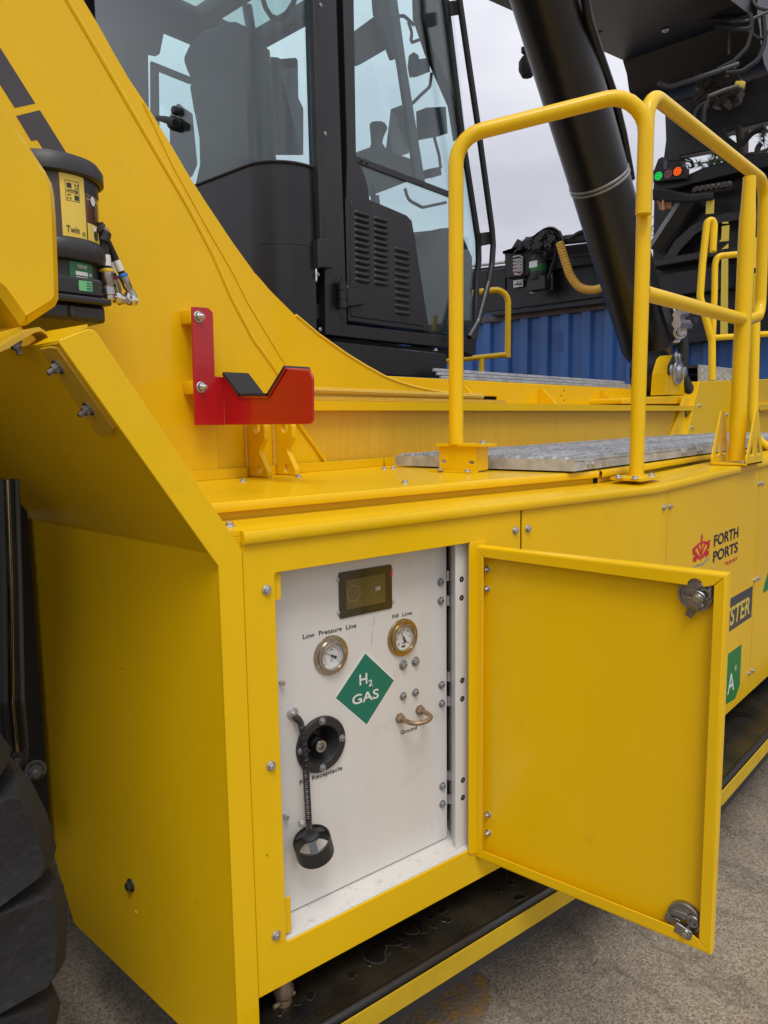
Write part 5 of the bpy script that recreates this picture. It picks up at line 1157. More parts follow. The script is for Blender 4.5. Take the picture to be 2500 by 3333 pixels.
# ------------------------------------------------------------------ spreader
SXF = CXF-.05
SPR = thing('container_spreader', (CXF+1.2, 4.0, ztop), 'black telescopic spreader hanging from the boom over the blue container', 'spreader')
F_S = Fr((SXF, 0, 0), (0, -1, 0), (0, 0, 1))
def sp(ps, d, t, m, name, bev=.008, parent=None):
    b = MB(); pp = [F_S.px(p, d) for p in ps]; pp = [(u+(2.6 if p[0] > 2540 else 0), v) for (u, v), p in zip(pp, ps)]      # the beam runs on past the frame
    b.plate(F_S, pp, (), d, t, bev); return b.build(name, m, parent or SPR)
sp([d6(-500, 610), d6(140, 540), d6(1200, 420), d6(1250, 880), d6(0, 1045), d6(-500, 1110)], -.02, .6, 'black_paint', 'main_beam')
sp([d6(-500, 620), d6(0, 590), d6(150, 560), d6(150, 800), d6(0, 830), d6(-500, 880)], .00, .02, 'black_paint', 'beam_end')
sp([d6(130, 410), d6(1100, 290), d6(1180, 510), d6(660, 590), d6(640, 560), d6(200, 600)], .06, .3, 'black_paint', 'beam_top')
sp([d6(500, 480), d6(1110, 410), d6(1112, 425), d6(500, 497)], .075, .015, 'black_matt', 'beam_rib', .002)
sp([d6(0, 1060), d6(1260, 880), d6(1275, 945), d6(0, 1095)], .05, .3, 'black_paint', 'lower_flange')
sp([c3(975, 1130), c3(1080, 1090), c3(1260, 1010), c3(1420, 960), c3(1740, 940), c3(1740, 1800), c3(960, 1800)], -.05, .5, 'black_paint', 'centre_frame')
sp([c3(970, 1070), c3(1120, 1085), c3(1300, 1000), c3(1480, 960), c3(1740, 930), c3(1740, 1010), c3(1480, 1035), c3(1300, 1080), c3(1100, 1130), c3(970, 1140)], .10, .5, 'black_paint', 'crown_beam')
sp([c3(960, 1560), c3(1300, 1500), c3(1740, 1430), c3(1740, 1480), c3(1300, 1545), c3(960, 1605)], .16, .2, 'black_gloss', 'mid_flange')
sp([c3(960, 1650), c3(1740, 1530), c3(1740, 1690), c3(960, 1790)], .08, .2, 'black_paint', 'lower_box')
sp([c3(960, 2020), c3(1740, 1820), c3(1740, 1900), c3(960, 2090)], .06, .2, 'black_paint', 'lower_flange')
sp([c3(960, 1810), c3(1740, 1640), c3(1740, 2000), c3(960, 2060)], -.03, .3, 'black_paint', 'lower_beam')
arch = [c3(1020, 1570), c3(1100, 1440), c3(1200, 1350), c3(1300, 1300), c3(1420, 1272), c3(1500, 1275), c3(1740, 1330), c3(1740, 1385), c3(1480, 1320), c3(1330, 1350), c3(1230, 1400), c3(1140, 1490), c3(1090, 1565)]
sp(arch, .14, .1, 'black_gloss', 'arch_rib', .006)
b = MB(); b.tube([F_S.X(c3(1185, 1180), .10), F_S.X(c3(975, 1500), .10)], .085, 4); b.build('brace', 'black_paint', SPR)
for ps in ([c3(1288, 1200), c3(1335, 1197), c3(1333, 1280), c3(1285, 1285)], [c3(1385, 1333), c3(1420, 1330), c3(1420, 1340), c3(1385, 1343)], [c3(1382, 1358), c3(1427, 1350), c3(1422, 1445), c3(1365, 1450), c3(1378, 1435)], [c3(1378, 1497), c3(1420, 1460), c3(1420, 1490), c3(1376, 1497)], [c3(1380, 1550), c3(1419, 1543), c3(1416, 2015), c3(1372, 2020)]):
    sp(ps, .19, .008, 'print_yellow', 'marking_stripe', 0)
for k in range(7):
    q = F_S.X(c3(1228+32*k, 1142-5*k), .10); bolt(SPR, q, F_S.n, .040, 'hex', 'dark_steel')
b = MB()
for k in range(5): b.tube([F_S.X(c3(975, 1140+12*k), .2), F_S.X(c3(1050, 1150+12*k), .22), F_S.X(c3(1180, 1180+6*k), .22), F_S.X(c3(1330, 1170+4*k), .2)], .022, 8, .3)
b.build('hose_bundle', 'rubber', SPR)
b = MB(); random.seed(4)
for k in range(4): b.tube([F_S.X(c3(995+4*k, 1205+16*k), .2), F_S.X(c3(1080, 1195+16*k), .2)], .014, 6)
b.tube([F_S.X(c3(1032, 1180), .22), F_S.X(c3(1030, 1262), .22)], .016, 6); b.build('manifold', 'copper_clip', SPR)
# signal lights
b = MB(); q = [F_S.X(p, .18) for p in (c3(970, 1022), c3(1160, 1000), c3(1155, 1068), c3(970, 1092))]; b.prism(q, V((.12, 0, 0))); lb = b.build('signal_box', 'black_matt', SPR)
for p, m in ((c3(1003, 1057), 'led_green'), (c3(1060, 1045), 'led_red'), (c3(1117, 1029), 'led_orange')):
    O = F_S.X(p, .182); b = MB(); Fo = Fr(O, F_S.u, F_S.v)
    b.lathe(O, F_S.n, [(.042, 0), (.042, .004), (.0, .004)], 24); b.build('lens_backing', 'led_red' if m == 'led_red' else 'black_matt', lb)
    b = MB()
    if m != 'led_red':
        for rr, nn_ in ((.009, 3), (.021, 8), (.034, 12)):
            for k in range(nn_):
                a = 2*math.pi*k/nn_+rr*9; b.plate(Fo, circ(math.cos(a)*rr, math.sin(a)*rr, .0055, 8), (), .008, .003, 0)
        b.build('signal_lamp', m, lb)
b = MB(); q = [F_S.X(p, .05) for p in (c3(975, 1020), c3(1000, 955), c3(1025, 940), c3(1030, 1020))]; b.prism(q, (.1, 0, 0)); b.build('bracket', 'black_paint', SPR); b = MB(); q = [F_S.X(p, .02) for p in (c3(1050, 1010), c3(1085, 940), c3(1120, 932), c3(1145, 1000))]; b.prism(q, (.15, 0, 0)); b.build('bracket', 'black_paint', SPR)
b = MB(); b.tube([F_S.X(c3(*p), .1) for p in ((1130, 955), (1170, 948), (1205, 965), (1215, 1000))], .010, 6, .1); b.tube([F_S.X(c3(*p), .1) for p in ((1060, 965), (1150, 960), (1200, 975), (1205, 1005))], .008, 6, .1); b.build('cable', 'rubber', SPR)
# rotator head between boom and spreader
HX = CXF+1.0; F_H = Fr((HX, 0, 0), (0, -1, 0), (0, 0, 1))
b = MB(); b.plate(F_H, F_H.pxs([c3(1045, 560), c3(1800, 380), c3(1800, 700), c3(1640, 730), c3(1500, 765), c3(1390, 800), c3(1375, 880), c3(1290, 905), c3(1130, 935), c3(1040, 1010), c3(1030, 960), c3(1045, 840), c3(1040, 700)]), (), 0, .14, .01); b.build('rotator_head', 'black_boom', SPR)
b = MB()
for ps in ([(1500, 960), (1490, 870), (1480, 760)], [(1490, 900), (1400, 830), (1380, 780)], [(1490, 880), (1560, 800), (1640, 760)], [(1590, 930), (1600, 880), (1620, 860)], [(1440, 960), (1500, 940), (1560, 930), (1640, 930)]): b.tube([F_H.X(c3(*p), .3) for p in ps], .03, 8, .1)
b.build('head_hose', 'rubber', SPR)
# left beam equipment: grease pump, valve box, yellow sleeve hose, cables
b = MB(); q = [F_S.X(p, .3) for p in (d6(145, 430), d6(330, 390), d6(420, 420), d6(400, 640), d6(150, 680))]; b.prism(q, V((.2, 0, 0))); vx = b.build('valve_box', 'black_matt', SPR)
b = MB(); q = [F_S.X(p, .34) for p in (d6(120, 420), d6(250, 378), d6(430, 375), d6(330, 405))]; b.prism(q, (0, 0, .03)); b.build('box_lid', 'black_paint', vx)
b = MB()
for k in range(5): b.tube([F_S.X(p, .33) for p in (d6(235, 455+38*k), d6(300, 440+36*k), d6(340, 460+36*k), d6(320, 500+36*k), d6(250, 490+38*k))], .012, 6, .03)
b.build('valve_pipe', 'zinc_dull', vx)
b = MB(); b.rect(F_S, *[F_S.px(d6(230, 600), .33)[0], F_S.px(d6(280, 600), .33)[0]], F_S.px(d6(250, 630), .33)[1], F_S.px(d6(250, 490), .33)[1], .315, .01, 0); b.build('valve_stack', 'copper_clip', vx)
q0 = F_S.X(d6(497, 640), .22); pr_ = (F_S.px(d6(575, 600), .22)[0]-F_S.px(d6(418, 600), .22)[0])/2; zt_, zb_ = F_S.px(d6(497, 490), .22)[1], F_S.px(d6(497, 640), .22)[1]
b = MB(); b.lathe(V((q0.x, q0.y, 0)), (0, 0, 1), [(pr_*.9, zb_-.06), (pr_*1.05, zb_), (pr_, zb_+.02)], 24); sp_ = b.build('spreader_pump', 'plastic_black', SPR); b = MB(); b.lathe(V((q0.x, q0.y, 0)), (0, 0, 1), [(pr_*1.04, zt_), (pr_*1.04, zt_+.05), (pr_*.9, zt_+.07), (0, zt_+.07)], 24); b.build('reservoir_lid', 'plastic_black', sp_)
b = MB(); b.lathe(V((q0.x, q0.y, 0)), (0, 0, 1), [(pr_, zb_+.02), (pr_, zt_)], 24); b.build('reservoir', 'cable_grey', sp_)
b = MB(); b.lathe(V((q0.x, q0.y, 0)), (0, 0, 1), [(pr_*1.01, zb_+.03), (pr_*1.01, zb_+.10)], 24); b.build('grease_level', 'print_green', sp_)
b = MB(); b.rect(Fr((q0.x-pr_*1.03, 0, 0), (0, -1, 0), (0, 0, 1)), -q0.y-.05, -q0.y+.05, zb_+.06, zt_-.02, 0, .002, 0); b.build('label', 'print_white', sp_)
b = MB(); q = [F_S.X(p, .28) for p in (d6(400, 670), d6(575, 650), d6(575, 790), d6(380, 820), d6(380, 770))]; b.prism(q, (.18, 0, 0)); b.build('pump_base', 'plastic_black', sp_)
b = MB(); q = [F_S.X(p, .14) for p in (d6(600, 640), d6(650, 620), d6(650, 805), d6(415, 850), d6(412, 830), d6(600, 790))]; b.prism(q, (.02, 0, 0)); b.build('mount_plate', 'zinc_dull', sp_)
b = MB(); q0_ = F_S.px(d6(237, 785), .01); q1_ = F_S.px(d6(342, 690), .01); b.rect(F_S, q0_[0], q1_[0], q0_[1], q1_[1], .012, .003, 0); rp_ = b.build('rating_plate', 'print_white', SPR)
b = MB(); b.rect(F_S, q0_[0]+.015, q1_[0]-.015, q0_[1]+.015, q1_[1]-.015, .013, .001, 0); b.build('plate_face', 'print_charcoal', rp_)
b = MB(); w_ = q1_[0]-q0_[0]; h_ = q1_[1]-q0_[1]
for a0, a1, c0, c1_ in ((.12, .35, .5, .85), (.45, .9, .68, .82), (.45, .9, .48, .60), (.12, .6, .15, .28)): b.rect(F_S, q0_[0]+w_*a0, q0_[0]+w_*a1, q0_[1]+h_*c0, q0_[1]+h_*c1_, .014, .001, 0)
b.build('plate_print', 'print_white', rp_)
hosep = fillet([F_S.X(d6(*p), .35) for p in ((735, 300), (790, 480), (850, 670), (950, 790), (1080, 820), (1300, 760))], .5, 10)
b = MB(); L_ = [0]
for i in range(1, len(hosep)): L_.append(L_[-1]+(hosep[i]-hosep[i-1]).length)
nn = 90; pts = []; rad = []
for k in range(nn+1):
    s = L_[-1]*k/nn; i = max(j for j in range(len(L_)) if L_[j] <= s+1e-9); i = min(i, len(L_)-2); f_ = (s-L_[i])/max(1e-6, L_[i+1]-L_[i]); pts.append(hosep[i].lerp(hosep[i+1], f_)); rad.append(.045 if k % 3 else .036)
b.tube(pts, .08, 14, radii=rad); b.build('spiral_sleeve', 'tan_sleeve', SPR, 30)
random.seed(8)
for k in range(7):
    o_ = V((0, random.uniform(-.05, .05), random.uniform(-.04, .04))); b = MB(); b.tube([F_S.X(d6(*p), .33)+o_ for p in ((735, 320), (700, 230), (640, 185), (580, 185), (500, 240), (440, 290+random.randint(-20, 40)), (360+random.randint(-60, 60), 340+random.randint(-20, 20)))], .018, 6, .15); b.build('cable', 'rubber' if k % 3 else 'cable_grey', SPR)
b = MB()
for k in range(46):
    p = (random.uniform(270, 700), 0); yb_ = 370-(p[0]-270)*.11; b.box(F_S.X(d6(p[0], yb_-random.random()**1.5*(130 if 430 < p[0] < 700 else 55)), .2+random.random()*.15), (.06, random.uniform(.03, .14), random.uniform(.02, .07)), Matrix.Rotation(random.uniform(-1, 1), 3, 'X'))
b.build('cable_fittings', 'black_matt', SPR)
b = MB(); b.tube([F_S.X(d6(*p), .3) for p in ((860, 250), (940, 190), (1020, 170), (1100, 180))], .02, 6, .3); b.tube([F_S.X(d6(*p), .3) for p in ((690, 330), (700, 420), (650, 560), (615, 690))], .02, 6, .3); b.build('cable', 'rubber', SPR)
b = MB(); b.tube([F_S.X(d6(780, 270), .25), F_S.X(d6(1100, 235), .25)], .05, 8); b.build('cable_tray', 'black_matt', SPR)
b = MB(); b.tube([F_S.X(d6(-300, 560), .1), F_S.X(d6(150, 505), .1)], .02, 8); b.build('guard_wire', 'zinc', SPR)
# ------------------------------------------------------------------ operator cab
YS, YL = 2.30, 3.78
CS = Fr((0, YS, 0), (1, 0, 0), (0, 0, 1))
xs_ = ony((1000, 500), YS).x; RC = .17; XR = xs_-RC; ZROOF = 3.92
zlow = onx(e6(850, 1300), XR).z; zbase = CS.px(e7(245, 1235))[1]
arcp = [V((XR+RC-RC*math.cos(a), YS+RC-RC*math.sin(a), 0)) for a in [math.pi/2*k/10 for k in range(11)]]
plan = [V((XR, YL-.17, 0))]+arcp+[V((xs_+.03, YS, 0))]
def wall(mb, pl, z0, z1, t=.012):
    n = len(pl); off = []
    for i, p in enumerate(pl):
        d_ = (pl[min(i+1, n-1)]-pl[max(i-1, 0)]).normalized(); off.append(p+V((-d_.y, d_.x, 0))*t)
    vs = [p+V((0, 0, z0)) for p in pl]+[p+V((0, 0, z1)) for p in pl]+[p+V((0, 0, z0)) for p in off]+[p+V((0, 0, z1)) for p in off]
    fs = []
    for i in range(n-1): fs += [(i, i+1, n+i+1, n+i), (2*n+i, 3*n+i, 3*n+i+1, 2*n+i+1), (n+i, n+i+1, 3*n+i+1, 3*n+i), (i, 2*n+i, 2*n+i+1, i+1)]
    fs += [(0, n, 3*n, 2*n), (n-1, 3*n-1, 4*n-1, 2*n-1)]
    mb.add(vs, fs)
zr_ = CS.px(c2(380, 960))[1]
b = MB(); wall(b, plan, zbase, zlow); cab = b.build('operator_cab', 'black_paint', RS, 40)
b = MB(); wall(b, [p+V((-.0045 if i == 0 else 0, 0, 0)) for i, p in enumerate([V((XR-.003, YS+.02, 0)), V((XR-.003, YL-.2, 0))])][::-1], zbase, zbase+.001); 
b = MB(); wall(b, plan, zlow+.004, ZROOF, .006); b.build('rear_window', 'cab_glass', cab, 40)
# lower seam and seal
b = MB(); b.tube([p+V((-.002, -.002, zlow+.002)) for p in plan], .006, 6); b.build('window_seal', 'rubber', cab)
zse = ony(c2(200, 1432), YS).z
b = MB(); b.tube([p+V((-.0005, -.0005, zse)) for p in plan[3:]], .0018, 6); b.build('panel_seam', 'black_matt', cab)
# side frame: pillar and sill
fr_o = [c2(388, -700), c2(392, 0), c2(405, 500), c2(430, 1300), e7(232, 700), e7(240, 1232), e7(700, 1285), e7(1312, 1345), e7(1312, 1250), e7(700, 1180), e7(412, 1148), e7(385, 300), c2(548, 500), c2(532, 0), c2(520, -700)]
b = MB(); b.plate(CS, CS.pxs(fr_o), (), .012, .05, .003); sf = b.build('door_pillar', 'black_paint', cab)
b = MB(); b.plate(CS, CS.pxs([c2(400, -700), c2(405, 0), c2(443, 1440), e7(268, 460), e7(270, 690), e7(155, 690), e7(150, 460), c2(420, 1440), c2(375, 0), c2(370, -700)]), (), .030, .03, .004); b.build('hose_cover', 'black_matt', sf)
for p in (c2(450, 32), c2(477, 803), c2(508, 1563), e7(188, 738), e7(207, 1188), e7(290, 625)): bolt(sf, CS.X(p, .012), CS.n, .009, 'dome', 'zinc_dull', 'screw')
for p in (e7(295, 1013), e7(367, 1108), e7(302, 1178), e7(370, 1195)):
    q = CS.px(p); b = MB(); b.lathe(CS.P(q[0], q[1], .0125), CS.n, [(.0085, 0), (0, 0)], 12); b.build('bolt_hole', 'void_dark', sf, fix=False)
b = MB(); b.plate(CS, CS.pxs([c2(500, -700), c2(600, -700), c2(620, 1200), e7(440, 1180), e7(380, 1150)]), (), -.03, .01, 0); b.build('door_gap_shade', 'void_dark', cab)  # dark plate standing in for shade between pillar and door
# door lower panel with louvres
dp = [c2(562, -700), c2(575, 0), c2(600, 900), c2(596, 1190), e7(402, 112), e7(425, 1120), e7(800, 1172), e7(1090, 1205), e7(1000, 640), e7(968, 430), e7(945, 300), e7(905, 258), e7(800, 212), e7(600, 128), e7(585, 20), c2(715, 1090), c2(690, 1010), c2(655, 970), c2(640, 0), c2(628, -700)]
b = MB(); b.plate(CS, CS.pxs(dp), (), .010, .03, .003); dpn = b.build('cab_door', 'black_paint', cab)
b = MB(); ip_ = [e7(440, 140), e7(620, 190), e7(760, 255), e7(830, 320), e7(885, 440), e7(930, 650), e7(1045, 1165), e7(790, 1130), e7(440, 1085)]
b.plate(CS, rpoly(CS.pxs(ip_), [.01, .02, .03, .03, .03, .05, .01, .01, .01]), (), .014, .006, .003); b.build('door_panel', 'black_paint', dpn)
def louv():
    b = MB(); n = 12; w, h, dpt = .5, .30, .34; vs = []
    for j, (zz, dd) in enumerate(((.34, 0), (.28, .45), (.10, .95), (-.14, 1.0), (-.26, .8), (-.27, 0))):
        for i in range(n+1):
            t = -1+2*i/n; e = max(0, 1-abs(t)**6); vs.append(V((t*w*(1-.02*(1-e)), zz*(.6+.4*e)-.10*t*0, dd*dpt*e)))
    b.add(vs, [(j*(n+1)+i, j*(n+1)+i+1, (j+1)*(n+1)+i+1, (j+1)*(n+1)+i) for j in range(5) for i in range(n)]); return b.mesh('louvre', 'black_paint', 60, True)
lvm = louv()
for (x0_, x1_, ya, yb, n) in ((470, 590, 240, 782, 12), (627, 740, 285, 805, 12), (798, 920, 535, 1045, 11)):
    for k in range(n):
        yy = ya+(yb-ya)*k/(n-1); q = CS.px(e7((x0_+x1_)/2+(yy-ya)*.012, yy+8)); w = abs(CS.px(e7(x1_, yy))[0]-CS.px(e7(x0_, yy))[0])
        M_ = Matrix.Translation(CS.P(q[0], q[1], .014)) @ Matrix(((1, 0, 0, 0), (0, 0, -1, 0), (0, 1, 0, 0), (0, 0, 0, 1))) @ Matrix.Diagonal((w, .034, .034, 1))
        obj('louvre', lvm, dpn, M_)
# hinge
q0, q1 = CS.px(e7(392, 800), .04), CS.px(e7(398, 1015), .04)
b = MB(); um = (q0[0]+q1[0])/2
for k in range(3): za = q1[1]+(q0[1]-q1[1])*k/3; b.tube([CS.P(um, za+.001, .035), CS.P(um, za+(q0[1]-q1[1])/3-.001, .035)], .021, 16)
b.tube([CS.P(um, q0[1], .035), CS.P(um, q0[1]+.02, .035)], .004, 6)
b.plate(CS, rpoly(CS.pxs([e7(428, 822), e7(560, 850), e7(585, 890), e7(570, 985), e7(430, 1008)], .03), .012), (), .030, .018, .006); b.build('door_hinge', 'black_paint', dpn)
# front edge, panes, bars
front = [c2(1185, -700), c2(1200, 0), c2(1300, 830), c2(1388, 1400), e7(1500, 470), e7(1503, 620), e7(1485, 800), e7(1478, 1180), e7(1462, 1270)]
b = MB(); b.plate(CS, CS.pxs([c2(640, -700), c2(655, 990), e7(600, 130), e7(900, 250), e7(980, 600), e7(1075, 1180), e7(1300, 1240)]+front[::-1]), (), -.006, .006, 0); b.build('side_window', 'cab_glass', cab)
b = MB(); b.tube([CS.X(p, -.002) for p in front], .016, 10); b.build('front_pillar', 'black_paint', cab)
b = MB(); b.plate(CS, CS.pxs([e7(1300, 1240), e7(1470, 1262), e7(1468, 1385), e7(1440, 1410), e7(1310, 1342)]), (), .01, .3, .004); b.build('front_sill', 'black_paint', cab)
b = MB(); b.plate(CS, CS.pxs([c2(862, -300), c2(918, -300), c2(927, 0), c2(985, 420), c2(1092, 1085), c2(1040, 1075), c2(940, 400), c2(872, 0)]), (), -.014, .02, .003); b.plate(CS, CS.pxs([c2(652, 930), c2(1268, 1165), c2(1268, 1202), c2(658, 972)]), (), .002, .007, .002); wf = b.build('window_bar', 'black_paint', cab)
for p in (c2(695, 964), c2(727, 977), c2(1027, 1102), c2(1055, 1110)): bolt(wf, CS.X(p, .002), CS.n, .009, 'dome', 'black_matt')
b = MB(); gr = [c2(1270, -300), c2(1282, 0), c2(1340, 400), c2(1395, 770), c2(1478, 1380), e7(1622, 500), e7(1612, 650), e7(1585, 800), e7(1500, 1120), e7(1425, 1250)]
b.tube([CS.X(p, .10) for p in gr], .015, 10, .06); gbh = b.build('grab_bar', 'black_paint', cab)
for ps in ((c2(1205, 15), c2(1280, 5), c2(1288, 88), c2(1215, 100)), (c2(1395, 1400), c2(1462, 1392), c2(1470, 1465), c2(1402, 1478))):
    b = MB(); b.plate(CS, CS.pxs(ps, .06), (), .08, .02, .002); b.build('bar_bracket', 'black_matt', gbh)
# windscreen, roof, far wall
xf0, xf1 = CS.px(front[3])[0], CS.px(front[1])[0]
b = MB(); zA, zB_ = CS.px(front[3])[1], CS.px(front[0])[1]; xA, xB_ = xf0, CS.px(front[0])[0]; zC_, xC_ = CS.px(front[8])[1], CS.px(front[8])[0]
b.add([V((xA, YS+.01, zA)), V((xB_, YS+.01, zB_)), V((xB_, YL-.01, zB_)), V((xA, YL-.01, zA)), V((xC_, YS+.01, zC_)), V((xC_, YL-.01, zC_))], [(0, 1, 2, 3), (4, 0, 3, 5)]); b.build('windscreen', 'cab_glass', cab, 0, False)
b = MB(); b.tube([V((xC_, YL, zC_)), V((xA, YL, zA)), V((xB_, YL, zB_))], .03, 8); b.build('front_pillar', 'black_paint', cab)
FLW = Fr((0, YL, 0), (1, 0, 0), (0, 0, 1))
hA = FLW.pxs([e6(402, 378), e6(485, 396), e6(520, 222), e6(700, 298), e6(1000, 420), e6(1060, 1330), e6(418, 1330)])
hB = FLW.pxs([e6(1270, 430), e6(1480, 415), e6(1492, 1100), e6(1270, 1100)])
b = MB(); b.plate(FLW, [(XR+.02, zbase), (xA, zbase), (xA, zA), (xB_-.05, ZROOF), (XR+.02, ZROOF)], [rpoly(hA, .02), rpoly(hB, .02)], 0, .03, 0); b.build('far_frame', 'black_matt', cab)
b = MB(); b.plate(FLW, [(XR+.04, zlow-.2), (xA-.1, zlow-.2), (xB_-.1, ZROOF-.05), (XR+.04, ZROOF-.05)], (), -.035, .004, 0); b.build('far_window', 'cab_glass', cab)
b = MB(); b.plate(FLW, FLW.pxs([e6(415, 448), e6(700, 562), e6(700, 608), e6(468, 516), e6(474, 1000), e6(418, 1000)]), (), .02, .018, .002); b.plate(FLW, FLW.pxs([e6(1325, 425), e6(1500, 790), e6(1500, 1120), e6(1260, 1120), e6(1260, 420)]), (), .03, .018, .002); b.build('inner_frame', 'black_matt', cab)
b = MB(); q = FLW.pxs([e6(250, 300), e6(360, 325), e6(362, 492), e6(250, 470)]); b.plate(FLW, q, (), .006, .004, 0); b.build('notice_plate', 'seat_cloth', cab)
b = MB(); b.box(((XR+xf1)/2+.05, (YS+YL)/2, ZROOF+.01), (xf1-XR-.1, YL-YS-.1, .02)); b.build('roof_window', 'roof_glass', cab)
b = MB()
for yy in (YS+.03, YL-.03): b.box(((XR+xf1)/2+.02, yy, ZROOF+.03), (xf1-XR+.1, .08, .09), None, .01)
for xx in (XR+.04, (XR+xf1)/2+.15, xf1-.02): b.box((xx, (YS+YL)/2, ZROOF+.03), (.08, YL-YS, .09), None, .01)
b.build('roof_frame', 'black_matt', cab)
b = MB(); b.box(((XR+xA)/2+.02, (YS+YL)/2, zbase+.10), (xA-XR-.1, YL-YS-.06, .06)); b.build('cab_floor', 'black_matt', cab)
b = MB(); q = [ony(p, YS+.20) for p in (e7(985, 640), e7(1090, 590), e7(1180, 440), e7(1190, 360), e7(1340, 350), e7(1450, 600), e7(1450, 1240), e7(1075, 1195))]; b.prism(q, (0, .8, 0)); b.build('dashboard', 'black_matt', cab)
b = MB(); q = [ony(p, YS+.3) for p in (e7(930, 395), e7(1300, 360), e7(1300, 410), e7(930, 430))]; b.prism(q, (0, .1, 0)); b.build('foot_rail', 'black_matt', cab)
# interior pillar and devices near the windscreen
b = MB(); b.prism([ony(p, YS+.08) for p in (c2(1050, -200), c2(1190, -200), c2(1205, 40), c2(1300, 830), c2(1268, 620), c2(1130, 300), c2(1060, 90))], (0, .06, 0)); b.build('inner_pillar', 'black_matt', cab)
for ps in ([c2(1085, 645), c2(1200, 640), c2(1212, 800), c2(1090, 822)], [c2(1040, 355), c2(1100, 345), c2(1105, 430), c2(1045, 440)], [c2(1110, 1010), c2(1170, 1000), c2(1175, 1050), c2(1115, 1060)]):
    b = MB(); b.prism([ony(p, YS+.22) for p in ps], (0, .07, 0)); b.build('control_box', 'black_matt', cab)
b = MB(); q = ony(c2(1008, 388), YS+.25); b.lathe(q+V((0, 0, -.06)), (0, 0, 1), [(0, 0), (.025, .01), (.032, .05), (.026, .10), (0, .12)], 14); b.build('camera_unit', 'black_matt', cab)
for ps in ([c2(1000, 620), c2(1050, 570), c2(1105, 520), c2(1115, 440)], [c2(1130, 820), c2(1160, 930), c2(1170, 1010)], [c2(955, 1130), c2(975, 1200), c2(1060, 1245), c2(1200, 1215)], [c2(790, 70), c2(850, 100), c2(950, 95), c2(1010, 150)], [c2(975, 130), c2(1000, 200), c2(985, 260), c2(1050, 235)]):
    b = MB(); b.tube([ony(p, YS+.24) for p in ps], .0085, 6, .05); b.build('cab_cable', 'plastic_black', cab)
b = MB(); b.prism([ony(p, YS+.18) for p in (c2(655, 190), c2(790, 90), c2(835, 100), c2(862, 285), c2(690, 385), c2(662, 375))], (0, .03, 0)); b.build('sun_visor', 'seat_cloth', cab)
b = MB(); b.prism([ony(p, YS+.12) for p in (c2(770, -200), c2(870, -200), c2(905, 350), c2(890, 350), c2(790, 70))], (0, .03, 0)); b.build('wiper_arm', 'black_matt', cab)
b = MB(); b.prism([ony(p, YS+.5) for p in (c2(935, 630), c2(985, 760), c2(978, 920), c2(900, 915))], (0, .08, 0)); b.build('steering_column', 'black_matt', cab)
b = MB(); b.prism([ony(p, YS+.35) for p in (c2(640, 930), c2(740, 885), c2(835, 885), c2(850, 905), c2(1025, 965), c2(1030, 1065), c2(880, 1125), c2(735, 1180), c2(640, 1180))], (0, .25, 0)); cns = b.build('armrest_console', 'black_matt', cab)
b = MB(); b.tube([ony(p, YS+.42) for p in (c2(790, 900), c2(785, 860), c2(788, 810), c2(796, 760))], .03, 12, radii=[.045, .030, .036, .048]); b.box(ony(c2(800, 755), YS+.42), (.05, .06, .03), None, .01); b.build('joystick', 'plastic_black', cns)
b = MB(); b.prism([ony(p, YS+.34) for p in (c2(780, 1170), c2(800, 1170), c2(806, 1225), c2(780, 1225), c2(765, 1100), c2(790, 1090))], (0, .03, 0)); b.build('console_leg', 'black_matt', cns)
# seat seen through the rear window
FSx = Fr((XR+.32, 0, 0), (0, -1, 0), (0, 0, 1))
sb = [e6(700, 1420), e6(780, 1050), e6(710, 820), e6(680, 640), e6(690, 590), e6(640, 470), e6(640, 400), e6(690, 290), e6(770, 200), e6(850, 180), e6(930, 140), e6(1000, 140), e6(1060, 190), e6(1095, 300), e6(1140, 560), e6(1150, 900), e6(1140, 1420)]
b = MB(); b.plate(FSx, rpoly(FSx.pxs(sb), .03), (), .0, .14, .03); st_ = b.build('driver_seat', 'seat_cloth', cab, 50)
b = MB(); b.plate(FSx, rpoly(FSx.pxs([e6(720, 620), e6(930, 470), e6(1080, 560), e6(1110, 900), e6(1090, 1300), e6(800, 1350), e6(790, 1000)]), .04), (), .02, .02, .008); b.build('backrest_cover', 'seat_cloth', st_, 50)
b = MB(); b.box((XR+.65, YS+.62, zlow+.02), (.5, .5, .14), None, .04); b.build('seat_cushion', 'seat_cloth', st_, 50)
b = MB(); b.tube([onx(e6(*p), XR+.5) for p in ((1220, -40), (1250, 60), (1290, 120), (1350, 140), (1400, 100), (1450, 20), (1470, -60))], .012, 8, .04); b.build('cab_cable', 'rubber', cab)
b = MB(); q = onx(e6(1215, 500), XR+.6); b.box(q, (.03, .14, .16), None, .02); b.build('reflector', 'print_yellow', cab)
b = MB(); q = onx(e6(1225, 1080), XR+.45); b.box(q, (.03, .12, .03), Matrix.Rotation(.3, 3, 'X'), .01); b.build('seat_belt', 'orange_cloth', cab)
b = MB(); b.plate(FSx, FSx.pxs([e6(1120, 340), e6(1262, 350), e6(1285, 1190), e6(1150, 1190), e6(1150, 700)]), (), .10, .02, .004); b.build('dark_band_panel', 'void_dark', cab)  # near-black plate making the dark band at the window's right
